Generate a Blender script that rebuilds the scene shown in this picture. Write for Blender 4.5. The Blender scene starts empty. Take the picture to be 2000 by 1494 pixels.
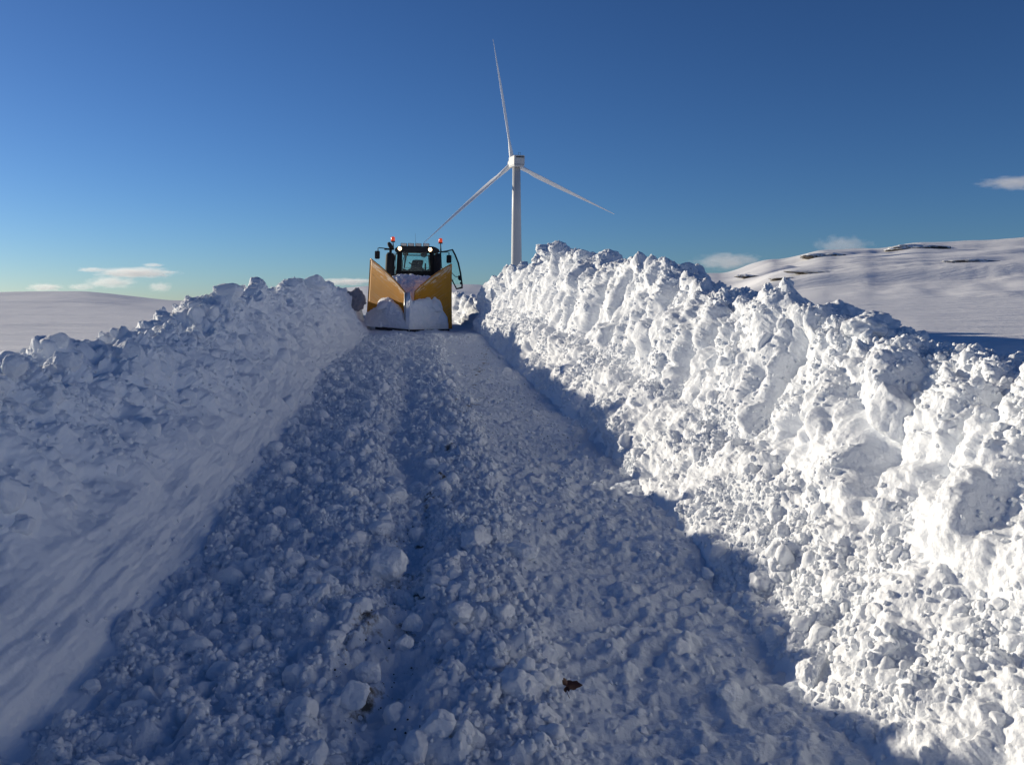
import bpy, math, random
import numpy as np
from mathutils import Vector, Matrix

# ------------------------------------------------------------------ camera, sky, sun
scene = bpy.context.scene
col = scene.collection
R = math.radians
PITCH = 4.94
cam_d = bpy.data.cameras.new('camera')
cam = bpy.data.objects.new('camera', cam_d)
col.objects.link(cam)
cam_d.sensor_width = 36.0
cam_d.lens = 36.0 * 1700 / 2000
cam_d.clip_start = 0.1
cam_d.clip_end = 40000
cam.location = (0, 0, 0)
cam.rotation_euler = (R(90 - PITCH), 0, 0)
scene.camera = cam

SUN_AZ = -58.5      # degrees clockwise from straight ahead
SUN_EL = 12.0
world = bpy.data.worlds.new('World')
scene.world = world
world.use_nodes = True
wn = world.node_tree
wn.nodes.clear()
sky = wn.nodes.new('ShaderNodeTexSky')
sky.sky_type = 'NISHITA'
sky.sun_disc = False
sky.sun_elevation = R(SUN_EL)
sky.sun_rotation = R(SUN_AZ)
sky.altitude = 800
sky.air_density = 0.9
sky.dust_density = 0.35
sky.ozone_density = 4.0
bg = wn.nodes.new('ShaderNodeBackground')
bg.inputs['Strength'].default_value = 0.057
wo = wn.nodes.new('ShaderNodeOutputWorld')
hs = wn.nodes.new('ShaderNodeHueSaturation')
hs.inputs['Saturation'].default_value = 0.99
wn.links.new(sky.outputs[0], hs.inputs['Color'])
wb = wn.nodes.new('ShaderNodeMix'); wb.data_type = 'RGBA'; wb.blend_type = 'MULTIPLY'
wb.inputs[0].default_value = 1; wb.inputs[7].default_value = (.83, .945, 1.09, 1)
wn.links.new(hs.outputs[0], wb.inputs[6]); 
# a camera-like contrast curve on the sky, about its middle value
pv1 = wn.nodes.new('ShaderNodeVectorMath'); pv1.operation = 'SCALE'; pv1.inputs['Scale'].default_value = 1 / 3.2
gm = wn.nodes.new('ShaderNodeGamma'); gm.inputs['Gamma'].default_value = 1.22
pv2 = wn.nodes.new('ShaderNodeVectorMath'); pv2.operation = 'SCALE'; pv2.inputs['Scale'].default_value = 3.2
wn.links.new(wb.outputs[2], pv1.inputs[0]); wn.links.new(pv1.outputs[0], gm.inputs[0]); wn.links.new(gm.outputs[0], pv2.inputs[0])
wn.links.new(pv2.outputs[0], bg.inputs[0])
wn.links.new(bg.outputs[0], wo.inputs[0])

sun_d = bpy.data.lights.new('sun', 'SUN')
sun_d.energy = 4.25
sun_d.angle = R(0.5)
sun_d.color = (1.0, 0.895, 0.71)
sun = bpy.data.objects.new('sun', sun_d)
col.objects.link(sun)
sdir = Vector((math.sin(R(SUN_AZ)) * math.cos(R(SUN_EL)), math.cos(R(SUN_AZ)) * math.cos(R(SUN_EL)), math.sin(R(SUN_EL))))
sun.rotation_euler = sdir.to_track_quat('Z', 'Y').to_euler()
sun.location = sdir * 60

scene.view_settings.view_transform = 'Standard'
scene.view_settings.look = 'None'
scene.view_settings.exposure = 0.32
scene.view_settings.gamma = 1.0
scene.cycles.max_bounces = 8
scene.cycles.diffuse_bounces = 6
scene.cycles.transparent_max_bounces = 12
scene.cycles.volume_bounces = 2

# ------------------------------------------------------------------ helpers
def tag(o, label=None, cat=None, group=None, kind=None):
    if label: o['label'] = label
    if cat: o['category'] = cat
    if group: o['group'] = group
    if kind: o['kind'] = kind
    return o

def empty(name, loc, rot=(0, 0, 0)):
    o = bpy.data.objects.new(name, None)
    o.location = loc
    o.rotation_euler = rot
    o.empty_display_size = 0.2
    col.objects.link(o)
    return o

def np_mesh(name, V, F, mat, parent=None, smooth=True, loc=None):
    """V (n,3) float, F (m,k) int with k 3 or 4"""
    me = bpy.data.meshes.new(name)
    V = np.asarray(V, np.float32)
    F = np.asarray(F, np.int32)
    if loc is not None:
        V = V - np.array(loc, np.float32)
    k = F.shape[1]
    me.vertices.add(len(V))
    me.vertices.foreach_set('co', V.ravel())
    me.loops.add(F.size)
    me.loops.foreach_set('vertex_index', F.ravel())
    me.polygons.add(len(F))
    me.polygons.foreach_set('loop_start', np.arange(0, F.size, k, dtype=np.int32))
    me.update(calc_edges=True)
    me.polygons.foreach_set('use_smooth', np.full(len(F), smooth, bool))
    me.materials.append(mat)
    me.update()
    o = bpy.data.objects.new(name, me)
    if loc is not None:
        o.location = loc
    col.objects.link(o)
    if parent: o.parent = parent
    return o

def grid_faces(nu, nv, closed=False):
    i = np.arange(nu - 1)[:, None]
    nvv = nv if closed else nv - 1
    j = np.arange(nvv)[None, :]
    j2 = (j + 1) % nv
    a = i * nv + j
    b = i * nv + j2
    c = (i + 1) * nv + j2
    d = (i + 1) * nv + j
    return np.stack([a, b, c, d], -1).reshape(-1, 4)

class MB:
    """collects simple solids into one mesh"""
    def __init__(s): s.v = []; s.f = []
    def add(s, vs, fs):
        n = len(s.v)
        s.v += [tuple(v) for v in vs]
        s.f += [tuple(i + n for i in f) for f in fs]
        return s
    def box(s, c, d, M=None):
        x, y, z = c; a, b, e = d[0] / 2, d[1] / 2, d[2] / 2
        vs = [Vector((x + i * a, y + j * b, z + k * e)) for i in (-1, 1) for j in (-1, 1) for k in (-1, 1)]
        if M is not None: vs = [M @ v for v in vs]
        return s.add(vs, [(0, 1, 3, 2), (4, 6, 7, 5), (0, 4, 5, 1), (2, 3, 7, 6), (0, 2, 6, 4), (1, 5, 7, 3)])
    def tube(s, pts, r, n=10, caps=True):
        pts = [Vector(p) for p in pts]
        rs = r if isinstance(r, (list, tuple)) else [r] * len(pts)
        rings = []
        up = None
        for i, p in enumerate(pts):
            t = (pts[min(i + 1, len(pts) - 1)] - pts[max(i - 1, 0)]).normalized()
            if up is None:
                up = Vector((0, 0, 1)) if abs(t.z) < .9 else Vector((1, 0, 0))
            a = t.cross(up).normalized(); b = t.cross(a).normalized()
            up = a.cross(t) if False else up
            rings.append([p + (a * math.cos(2 * math.pi * k / n) + b * math.sin(2 * math.pi * k / n)) * rs[i] for k in range(n)])
        vs = [v for rg in rings for v in rg]
        fs = []
        for i in range(len(pts) - 1):
            for k in range(n):
                fs.append((i * n + k, i * n + (k + 1) % n, (i + 1) * n + (k + 1) % n, (i + 1) * n + k))
        if caps:
            fs.append(tuple(range(n - 1, -1, -1)))
            fs.append(tuple((len(pts) - 1) * n + k for k in range(n)))
        return s.add(vs, fs)
    def lathe(s, c, axis, prof, n=24):
        """prof: list of (along, radius)"""
        ax = Vector(axis).normalized(); c = Vector(c)
        up = Vector((0, 0, 1)) if abs(ax.z) < .9 else Vector((1, 0, 0))
        a = ax.cross(up).normalized(); b = ax.cross(a).normalized()
        vs = []
        for h, r in prof:
            for k in range(n):
                t = 2 * math.pi * k / n
                vs.append(c + ax * h + (a * math.cos(t) + b * math.sin(t)) * max(r, 1e-4))
        fs = []
        for i in range(len(prof) - 1):
            for k in range(n):
                fs.append((i * n + k, i * n + (k + 1) % n, (i + 1) * n + (k + 1) % n, (i + 1) * n + k))
        fs.append(tuple(range(n - 1, -1, -1)))
        fs.append(tuple((len(prof) - 1) * n + k for k in range(n)))
        return s.add(vs, fs)
    def prism(s, poly, vec):
        """poly: 3-D points of one face, vec: extrusion"""
        n = len(poly); vec = Vector(vec)
        vs = [Vector(p) for p in poly] + [Vector(p) + vec for p in poly]
        fs = [tuple(range(n - 1, -1, -1)), tuple(range(n, 2 * n))]
        for k in range(n):
            fs.append((k, (k + 1) % n, (k + 1) % n + n, k + n))
        return s.add(vs, fs)
    def build(s, name, mat, parent=None, bevel=0, smooth=False, loc=(0, 0, 0)):
        me = bpy.data.meshes.new(name)
        me.from_pydata(s.v, [], s.f)
        me.materials.append(mat)
        import bmesh
        bm = bmesh.new(); bm.from_mesh(me)
        bmesh.ops.recalc_face_normals(bm, faces=bm.faces)
        if bevel:
            es = [e for e in bm.edges if len(e.link_faces) == 2 and e.calc_face_angle(0) > R(35)]
            bmesh.ops.bevel(bm, geom=es, offset=bevel, segments=2, affect='EDGES', clamp_overlap=True, profile=.5)
        for f in bm.faces: f.smooth = smooth
        bm.to_mesh(me); bm.free()
        o = bpy.data.objects.new(name, me)
        o.location = loc
        col.objects.link(o)
        if parent: o.parent = parent
        return o

# ---- numpy noise
def _h(i, j, k, seed):
    h = (i.astype(np.uint32) * np.uint32(374761393) + j.astype(np.uint32) * np.uint32(668265263)
         + k.astype(np.uint32) * np.uint32(2147483647) + np.uint32(seed * 974711 + 12345))
    h = (h ^ (h >> np.uint32(13))) * np.uint32(1274126177)
    h = (h ^ (h >> np.uint32(16))) * np.uint32(2246822519)
    return h ^ (h >> np.uint32(15))

def perlin(P, scale, seed=0):
    """gradient noise, about -1..1"""
    Q = P / scale
    I = np.floor(Q).astype(np.int64)
    f = (Q - I).astype(np.float32)
    w = f * f * f * (f * (f * 6 - 15) + 10)
    out = 0
    for dx in (0, 1):
        for dy in (0, 1):
            for dz in (0, 1):
                h = _h(I[..., 0] + dx, I[..., 1] + dy, I[..., 2] + dz, seed)
                gx = ((h & 1023).astype(np.float32) / 511.5 - 1)
                gy = (((h >> np.uint32(10)) & 1023).astype(np.float32) / 511.5 - 1)
                gz = (((h >> np.uint32(20)) & 1023).astype(np.float32) / 511.5 - 1)
                d = gx * (f[..., 0] - dx) + gy * (f[..., 1] - dy) + gz * (f[..., 2] - dz)
                ww = (w[..., 0] if dx else 1 - w[..., 0]) * (w[..., 1] if dy else 1 - w[..., 1]) * (w[..., 2] if dz else 1 - w[..., 2])
                out = out + d * ww
    return out * 1.3

def fbm(P, scale, octs=4, seed=0, gain=.5):
    a = 1; o = 0
    for k in range(octs):
        o = o + a * perlin(P, scale, seed + k * 17)
        a *= gain; scale *= .5
    return o

def worley(P, scale, seed=0):
    """distance to nearest cell point in units of scale, and a random id in 0..1"""
    Q = P / scale
    I = np.floor(Q).astype(np.int64)
    f = (Q - I).astype(np.float32)
    best = np.full(Q.shape[:-1], 9, np.float32)
    bid = np.zeros(Q.shape[:-1], np.float32)
    for dx in (-1, 0, 1):
        for dy in (-1, 0, 1):
            for dz in (-1, 0, 1):
                h = _h(I[..., 0] + dx, I[..., 1] + dy, I[..., 2] + dz, seed)
                px = dx + (h & 1023).astype(np.float32) / 1023 - f[..., 0]
                py = dy + ((h >> np.uint32(10)) & 1023).astype(np.float32) / 1023 - f[..., 1]
                pz = dz + ((h >> np.uint32(20)) & 1023).astype(np.float32) / 1023 - f[..., 2]
                d = px * px + py * py + pz * pz
                m = d < best
                best = np.where(m, d, best)
                bid = np.where(m, (h >> np.uint32(7) & 255).astype(np.float32) / 255, bid)
    return np.sqrt(best), bid

def lumps(P, scale, seed=0, keep=.7):
    """rounded clods: domes on some of the cells"""
    W = P + .25 * scale * np.stack([perlin(P, scale * .6, seed + 5), perlin(P, scale * .6, seed + 6), perlin(P, scale * .6, seed + 7)], -1)
    d, i = worley(W, scale, seed)
    rr = .34 + .24 * ((i * 7.3) % 1)
    dome = 1.25 * np.sqrt(np.clip(rr * rr - d * d, 0, None))
    return dome * np.clip((keep - i) * 12, 0, 1)

def billow(P, scale, octs=4, seed=0, gain=.52):
    a = 1; o = 0
    for k in range(octs):
        n = perlin(P, scale, seed + k * 13)
        o = o + a * (1 - 2.4 * np.sqrt(n * n + .0025)) if False else o + a * (np.sqrt(n * n + .004) * 2.2 - .5)
        a *= gain; scale *= .5
    return o

def worley2(P, scale, seed=0):
    """nearest and second nearest distances, id of the nearest"""
    Q = P / scale
    I = np.floor(Q).astype(np.int64)
    f = (Q - I).astype(np.float32)
    b1 = np.full(Q.shape[:-1], 9, np.float32); b2 = b1.copy(); bid = np.zeros(Q.shape[:-1], np.float32)
    for dx in (-1, 0, 1):
        for dy in (-1, 0, 1):
            for dz in (-1, 0, 1):
                h = _h(I[..., 0] + dx, I[..., 1] + dy, I[..., 2] + dz, seed)
                px = dx + (h & 1023).astype(np.float32) / 1023 - f[..., 0]
                py = dy + ((h >> np.uint32(10)) & 1023).astype(np.float32) / 1023 - f[..., 1]
                pz = dz + ((h >> np.uint32(20)) & 1023).astype(np.float32) / 1023 - f[..., 2]
                d = px * px + py * py + pz * pz
                m = d < b1
                b2 = np.where(m, b1, np.minimum(b2, d))
                b1 = np.where(m, d, b1)
                bid = np.where(m, (h >> np.uint32(7) & 255).astype(np.float32) / 255, bid)
    return np.sqrt(b1), np.sqrt(b2), bid

def blocks(P, scale, seed=0):
    """angular masses: broad faces at different depths, parted by steep steps"""
    W = P + .18 * scale * np.stack([perlin(P, scale * .5, seed + 5), perlin(P, scale * .5, seed + 6), perlin(P, scale * .5, seed + 7)], -1)
    d1, d2, i = worley2(W, scale, seed)
    return (i - .5) * smooth(0, .26, d2 - d1) * 1.1 + .25 * (.6 - d1)

def smooth(a, b, x):
    t = np.clip((x - a) / (b - a), 0, 1)
    return t * t * (3 - 2 * t)

# ------------------------------------------------------------------ materials
def new_mat(name):
    m = bpy.data.materials.new(name); m.use_nodes = True
    n = m.node_tree; n.nodes.clear()
    out = n.nodes.new('ShaderNodeOutputMaterial')
    return m, n, out

def simple(name, colr, rough=.5, metal=0, emit=0, emit_col=None, wear=0, scale=8, wear_col=None, coat=0):
    m, n, out = new_mat(name)
    b = n.nodes.new('ShaderNodeBsdfPrincipled')
    b.inputs['Base Color'].default_value = (*colr, 1)
    b.inputs['Roughness'].default_value = rough
    b.inputs['Metallic'].default_value = metal
    if coat: b.inputs['Coat Weight'].default_value = coat
    if emit:
        b.inputs['Emission Color'].default_value = (*(emit_col or colr), 1)
        b.inputs['Emission Strength'].default_value = emit
    tc = n.nodes.new('ShaderNodeTexCoord')
    nz = n.nodes.new('ShaderNodeTexNoise'); nz.inputs['Scale'].default_value = scale; nz.inputs['Detail'].default_value = 6
    n.links.new(tc.outputs['Object'], nz.inputs['Vector'])
    rp = n.nodes.new('ShaderNodeValToRGB')
    rp.color_ramp.elements[0].position = .52; rp.color_ramp.elements[1].position = .68
    n.links.new(nz.outputs['Fac'], rp.inputs[0])
    mx = n.nodes.new('ShaderNodeMix'); mx.data_type = 'RGBA'
    mx.inputs[6].default_value = (*colr, 1)
    wc = wear_col or tuple(c * .6 + .05 for c in colr)
    mx.inputs[7].default_value = (*wc, 1)
    ml = n.nodes.new('ShaderNodeMath'); ml.operation = 'MULTIPLY'; ml.inputs[1].default_value = wear if wear else .15
    n.links.new(rp.outputs[0], ml.inputs[0]); n.links.new(ml.outputs[0], mx.inputs[0])
    n.links.new(mx.outputs[2], b.inputs['Base Color'])
    n.links.new(b.outputs[0], out.inputs[0])
    return m

def snow_mat(name, base=(.865, .885, .915), fine=1.0, dirt=False, coarse_scale=28, sss=0.0):
    m, n, out = new_mat(name)
    b = n.nodes.new('ShaderNodeBsdfPrincipled')
    b.inputs['Roughness'].default_value = .85
    b.inputs['Specular IOR Level'].default_value = .18
    if sss:
        b.inputs['Subsurface Weight'].default_value = sss
        b.inputs['Subsurface Radius'].default_value = (1, 1, 1)
        b.inputs['Subsurface Scale'].default_value = .012
    tc = n.nodes.new('ShaderNodeTexCoord')
    n1 = n.nodes.new('ShaderNodeTexNoise'); n1.inputs['Scale'].default_value = coarse_scale; n1.inputs['Detail'].default_value = 7; n1.inputs['Roughness'].default_value = .62
    n2 = n.nodes.new('ShaderNodeTexNoise'); n2.inputs['Scale'].default_value = 170; n2.inputs['Detail'].default_value = 3
    for q in (n1, n2): n.links.new(tc.outputs['Object'], q.inputs['Vector'])
    b1 = n.nodes.new('ShaderNodeBump'); b1.inputs['Strength'].default_value = .75 * fine; b1.inputs['Distance'].default_value = .022
    b2 = n.nodes.new('ShaderNodeBump'); b2.inputs['Strength'].default_value = .45 * fine; b2.inputs['Distance'].default_value = .004
    n.links.new(n1.outputs[0], b1.inputs['Height']); n.links.new(n2.outputs[0], b2.inputs['Height'])
    n.links.new(b1.outputs[0], b2.inputs['Normal']); n.links.new(b2.outputs[0], b.inputs['Normal'])
    # faint tonal variety of old and fresh snow
    n3 = n.nodes.new('ShaderNodeTexNoise'); n3.inputs['Scale'].default_value = 1.7; n3.inputs['Detail'].default_value = 5
    n.links.new(tc.outputs['Object'], n3.inputs['Vector'])
    mx = n.nodes.new('ShaderNodeMix'); mx.data_type = 'RGBA'
    mx.inputs[6].default_value = (*base, 1); mx.inputs[7].default_value = (base[0] * .93, base[1] * .94, base[2] * .95, 1)
    n.links.new(n3.outputs[0], mx.inputs[0])
    last = mx.outputs[2]
    if dirt:
        sx = n.nodes.new('ShaderNodeSeparateXYZ'); n.links.new(tc.outputs['Object'], sx.inputs[0])
        n4 = n.nodes.new('ShaderNodeTexNoise'); n4.inputs['Scale'].default_value = 5; n4.inputs['Detail'].default_value = 8; n4.inputs['Roughness'].default_value = .7
        n.links.new(tc.outputs['Object'], n4.inputs['Vector'])
        # wheel-track strip just left of the camera's feet, where grit shows through
        a = n.nodes.new('ShaderNodeMath'); a.operation = 'ADD'; a.inputs[1].default_value = .68
        n.links.new(sx.outputs['X'], a.inputs[0])
        ab = n.nodes.new('ShaderNodeMath'); ab.operation = 'ABSOLUTE'; n.links.new(a.outputs[0], ab.inputs[0])
        mr = n.nodes.new('ShaderNodeMapRange'); mr.inputs[1].default_value = 0; mr.inputs[2].default_value = .55; mr.inputs[3].default_value = .13; mr.inputs[4].default_value = -.08
        n.links.new(ab.outputs[0], mr.inputs[0])
        ad = n.nodes.new('ShaderNodeMath'); ad.operation = 'ADD'
        n.links.new(n4.outputs[0], ad.inputs[0]); n.links.new(mr.outputs[0], ad.inputs[1])
        rp = n.nodes.new('ShaderNodeValToRGB'); rp.color_ramp.elements[0].position = .655; rp.color_ramp.elements[1].position = .76
        n.links.new(ad.outputs[0], rp.inputs[0])
        m2 = n.nodes.new('ShaderNodeMix'); m2.data_type = 'RGBA'
        m2.inputs[7].default_value = (.16, .13, .10, 1)
        n.links.new(rp.outputs[0], m2.inputs[0]); n.links.new(last, m2.inputs[6])
        last = m2.outputs[2]
    n.links.new(last, b.inputs['Base Color'])
    n.links.new(b.outputs[0], out.inputs[0])
    return m

M_SNOW = snow_mat('snow')
M_SNOWF = snow_mat('soft_snow', base=(.85, .875, .91), fine=.55, coarse_scale=20)
M_ROAD = snow_mat('road_snow', base=(.76, .80, .86), dirt=True)
M_CHUNK = snow_mat('clod_snow', base=(.865, .885, .915), fine=.8, coarse_scale=40)

# field snow: broad wind ripples
def field_mat():
    m, n, out = new_mat('field_snow')
    b = n.nodes.new('ShaderNodeBsdfPrincipled')
    b.inputs['Roughness'].default_value = .8; b.inputs['Specular IOR Level'].default_value = .2
    tc = n.nodes.new('ShaderNodeTexCoord')
    mp = n.nodes.new('ShaderNodeMapping'); mp.inputs['Scale'].default_value = (.35, 1.6, 1)
    n.links.new(tc.outputs['Object'], mp.inputs[0])
    n1 = n.nodes.new('ShaderNodeTexNoise'); n1.inputs['Scale'].default_value = .55; n1.inputs['Detail'].default_value = 9; n1.inputs['Roughness'].default_value = .62
    n.links.new(mp.outputs[0], n1.inputs['Vector'])
    b1 = n.nodes.new('ShaderNodeBump'); b1.inputs['Strength'].default_value = .55; b1.inputs['Distance'].default_value = .35
    n.links.new(n1.outputs[0], b1.inputs['Height'])
    n2 = n.nodes.new('ShaderNodeTexNoise'); n2.inputs['Scale'].default_value = 9; n2.inputs['Detail'].default_value = 5
    n.links.new(tc.outputs['Object'], n2.inputs['Vector'])
    b2 = n.nodes.new('ShaderNodeBump'); b2.inputs['Strength'].default_value = .5; b2.inputs['Distance'].default_value = .03
    n.links.new(n2.outputs[0], b2.inputs['Height']); n.links.new(b1.outputs[0], b2.inputs['Normal'])
    n.links.new(b2.outputs[0], b.inputs['Normal'])
    b.inputs['Base Color'].default_value = (.90, .90, .92, 1)
    n.links.new(b.outputs[0], out.inputs[0])
    return m
M_FIELD = field_mat()

# ------------------------------------------------------------------ the cleared road and its two banks: plan and section
#            Y     left toe  right toe  road z
PLAN = np.array([[-4, -1.7, 1.6, -2.0], [0, -1.75, 1.5, -1.92], [3.4, -1.9, 1.36, -1.79], [6.4, -2.26, 1.28, -1.70],
                 [10.7, -2.77, .95, -1.57], [15.2, -3.4, .46, -1.43], [18.7, -3.96, .04, -1.32], [25, -4.55, -.55, -1.12],
                 [31, -5.1, -1.12, -.95], [36, -5.8, -1.75, -.86], [40, -6.6, -2.6, -.72], [46, -8.2, -4.2, -.62], [60, -12, -7.8, -.5]])
def xL(y): return np.interp(y, PLAN[:, 0], PLAN[:, 1])
def xR(y): return np.interp(y, PLAN[:, 0], PLAN[:, 2])
def zR(y): return np.interp(y, PLAN[:, 0], PLAN[:, 3])
#                 Y   width to crest   crest z
RB = np.array([[-4.0, 1.3, -0.45], [0.0, 1.3, -0.42], [3.0, 1.25, -0.36], [4.6, 1.3, -0.27], [5.4, 1.3, -0.264], [6.2, 1.3, -0.216], [7.2, 1.3, -0.129], [9.0, 1.3, 0.089], [11.0, 1.35, 0.296], [14.0, 1.4, 0.716], [17.0, 1.4, 0.832], [20.0, 1.3, 1.236], [22.0, 1.3, 1.245], [25.0, 1.2, 1.321], [28.0, 1.05, 1.12], [30.5, .75, 1.14], [32.2, .45, 1.10], [33.0, .45, .8], [33.8, .6, -.2], [38.0, .8, -.3], [40.0, .9, .35], [44.0, 0.9, 0.68], [50.0, 1.0, 0.6], [60.0, 1.2, 0.3]])
LB = np.array([[-4.0, 1.4, -0.4], [0.0, 1.4, -0.4], [4.0, 1.35, -0.50], [6.0, 1.3, -0.48], [7.0, 1.3, -0.48], [8.0, 1.3, -0.40], [9.2, 1.25, -0.24], [10.3, 1.25, -0.32], [10.9, 1.25, -0.33], [12.0, 1.3, -0.20], [15.0, 1.4, 0.24], [18.0, 1.4, 0.222], [21.0, 1.35, 0.279], [25.0, 1.3, 0.803], [27.0, 1.2, 0.619], [30.0, 1.2, 0.659], [33.0, 1.1, 0.572], [36.0, 1.0, 0.477], [42.0, 1.2, 0.3], [60.0, 1.2, 0.1]])

def ygrid(n, y0=1.6, y1=44):
    g = np.exp(np.linspace(math.log(y0), math.log(y1), n))
    back = np.linspace(-4, y0, 30)[:-1]
    tail = np.linspace(y1, 60, 30)[1:]
    return np.concatenate([back, g, tail])

def sheet_normals(P):
    du = np.gradient(P, axis=0); dv = np.gradient(P, axis=1)
    N = np.cross(du, dv)
    N /= np.linalg.norm(N, axis=-1, keepdims=True) + 1e-9
    return N

# ---- road
Y = ygrid(900)
t = np.linspace(-.16, 1.16, 560)
YY, T = np.meshgrid(Y, t, indexing='ij')
XX = xL(YY) + (xR(YY) - xL(YY)) * T
P = np.stack([XX, YY, np.broadcast_to(zR(YY), XX.shape)], -1).astype(np.float64)
far = smooth(9, 26, YY)
z = .045 * fbm(P, .9, 5, 3, .58)
# two pressed wheel tracks, a loose ridge between and beside them
c1 = np.exp(-((T - .40 - .10 * perlin(P, 2.6, 91) - .04 * perlin(P, .5, 92)) / .045) ** 2) * (1 - .75 * far) * np.clip(.75 + .9 * perlin(P, 1.5, 93), .1, 1); c2 = np.exp(-((T - .80) / .12) ** 2)
z += -.11 * c1 - .035 * c2 + .045 * np.exp(-((T - .58) / .08) ** 2) + .03 * np.exp(-((T - .26) / .1) ** 2)
rub = np.clip(1.0 - 1.0 * smooth(.60, .72, T + .02 * fbm(P, 1.0, 2, 9)) - .55 * c1, .34, 1)
rub *= 1 - .5 * far
z += 1.2 * rub * (.05 * billow(P, .34, 5, 11, .56) + .36 * .22 * lumps(P, .22, 16, .35) + .45 * .10 * lumps(P, .10, 12, .5) + .5 * .05 * lumps(P, .05, 13, .75))
# plough-blade chatter on the scraped right half
scr = smooth(.62, .75, T) * (1 - .3 * far)
ph = YY * 1.0 - XX * .9 + .45 * perlin(P, .8, 21) + .12 * perlin(P, .25, 24)
z += scr * (.017 * np.sin(ph * 2 * math.pi / .26) * np.clip(.5 + perlin(P, .6, 22), 0, 1) + .018 * fbm(P * np.array([1, 2.2, 1]), .3, 4, 23)
            + .35 * .07 * lumps(P, .07, 14, .5))
z += .006 * fbm(P, .06, 2, 31)
z -= .22 * smooth(.0, -.16, T) + .22 * smooth(1.0, 1.16, T)
P[..., 2] += z
ROADP = P
tag(np_mesh('road', P.reshape(-1, 3), grid_faces(*T.shape), M_ROAD), kind='structure')

def bank(side, tab, prof, n, m, seed):
    """sheet from the road up the face, over the crest and down behind"""
    Y = ygrid(n)
    w = np.interp(Y, tab[:, 0], tab[:, 1]); zc = np.interp(Y, tab[:, 0], tab[:, 2])
    toe = xR(Y) if side > 0 else xL(Y)
    zr = zR(Y)
    prof = np.array(prof, float)
    s = np.concatenate([[0], np.cumsum(np.hypot(np.diff(prof[:, 0]), np.diff(prof[:, 1] * 1.4)))])
    fr = np.searchsorted(prof[:, 0], 1.35)
    # more columns on the face than on the back
    sv = np.concatenate([np.linspace(0, s[fr], m - 60)[:-1], np.linspace(s[fr], s[-1], 60)])
    px = np.interp(sv, s, prof[:, 0]); pz = np.interp(sv, s, prof[:, 1])
    k = np.ones(9) / 9
    px = np.convolve(np.pad(px, 4, 'edge'), k, 'valid'); pz = np.convolve(np.pad(pz, 4, 'edge'), k, 'valid')
    YY = np.repeat(Y[:, None], m - 1, 1)
    pxx = np.broadcast_to(px, YY.shape); pzz = np.broadcast_to(pz, YY.shape)
    H = (zc - zr)[:, None]
    X = toe[:, None] + side * w[:, None] * pxx
    Z = zr[:, None] - .12 + (H + .12) * pzz
    P = np.stack([X, YY, Z], -1)
    return P, pxx, pzz, YY

prof_r = [(-.18, -.05), (0, .06), (.16, .20), (.34, .36), (.50, .44), (.60, .58), (.70, .76), (.82, .90), (.94, .985), (1.05, 1.0), (1.35, .96), (1.8, .78), (2.3, .50), (2.9, .1)]
P, q, hgt, YY = bank(1, RB, prof_r, 1100, 620, 1)
N = sheet_normals(P)
if N[300, 200, 0] > 0: N = -N
face = smooth(.0, .12, q) * (1 - smooth(1.3, 2.0, q))
up = smooth(.42, .62, q) * (1 - smooth(.98, 1.1, q))          # steep cut wall
low = (1 - smooth(.42, .60, q))                                # fallen rubble
crest = smooth(.86, .98, q) * (1 - smooth(1.5, 2.2, q))
# big buttresses and gullies
skew = P.copy(); skew[..., 1] += P[..., 2] * -.12
big = fbm(skew * np.array([.6, 1, .42]), 1.1, 3, 41)
gul = np.abs(perlin(skew * np.array([.5, 1, .3]), .85, 47))
D = face * (.15 * big - .16 * np.exp(-(gul / .10) ** 2) * up + .30 * blocks(skew * np.array([1, 1, .7]), .85, 43) * (up + .35 * crest) + .13 * blocks(skew, .38, 44))
warp = P + .05 * np.stack([perlin(P, .2, 50), perlin(P, .2, 51), perlin(P, .2, 52)], -1)
# sheared vertical streaks on the wall
st = skew * np.array([1, 1, .22])
D += up * (.045 * fbm(st, .16, 5, 55) + .04 * fbm(skew * np.array([1, 1, .5]), .35, 3, 56))
patch = smooth(-.15, .3, fbm(P, .9, 2, 57))
patch2 = smooth(-.3, .2, fbm(P, .75, 2, 58))
rr = np.clip(low * (.35 + .65 * patch2) + crest * .9 + up * (.12 + .70 * patch), 0, 1) * smooth(0, .08, q)
D += rr * (.050 * billow(warp, .42, 5, 61) + .26 * .26 * lumps(warp, .26, 60, .12) + .30 * .14 * lumps(warp, .14, 62, .28) + .38 * .075 * lumps(warp, .075, 63, .45) + .42 * .04 * lumps(warp, .04, 64, .7))
D += face * (.020 * fbm(warp, .11, 4, 69, .6) + .14 * low * .7 * blocks(P, .5, 70))
D += crest * (.22 * np.clip(fbm(P, .7, 3, 66), -.3, 1) + .35 * .5 * lumps(P, .5, 67, .25))
D += .010 * fbm(P, .07, 3, 68) * (.4 + rr)
P = P + N * D[..., None]
RBANK = P; RN = N; RQ = q
tag(np_mesh('snow_bank_right', P.reshape(-1, 3), grid_faces(*q.shape), M_SNOW), kind='structure')

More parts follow.
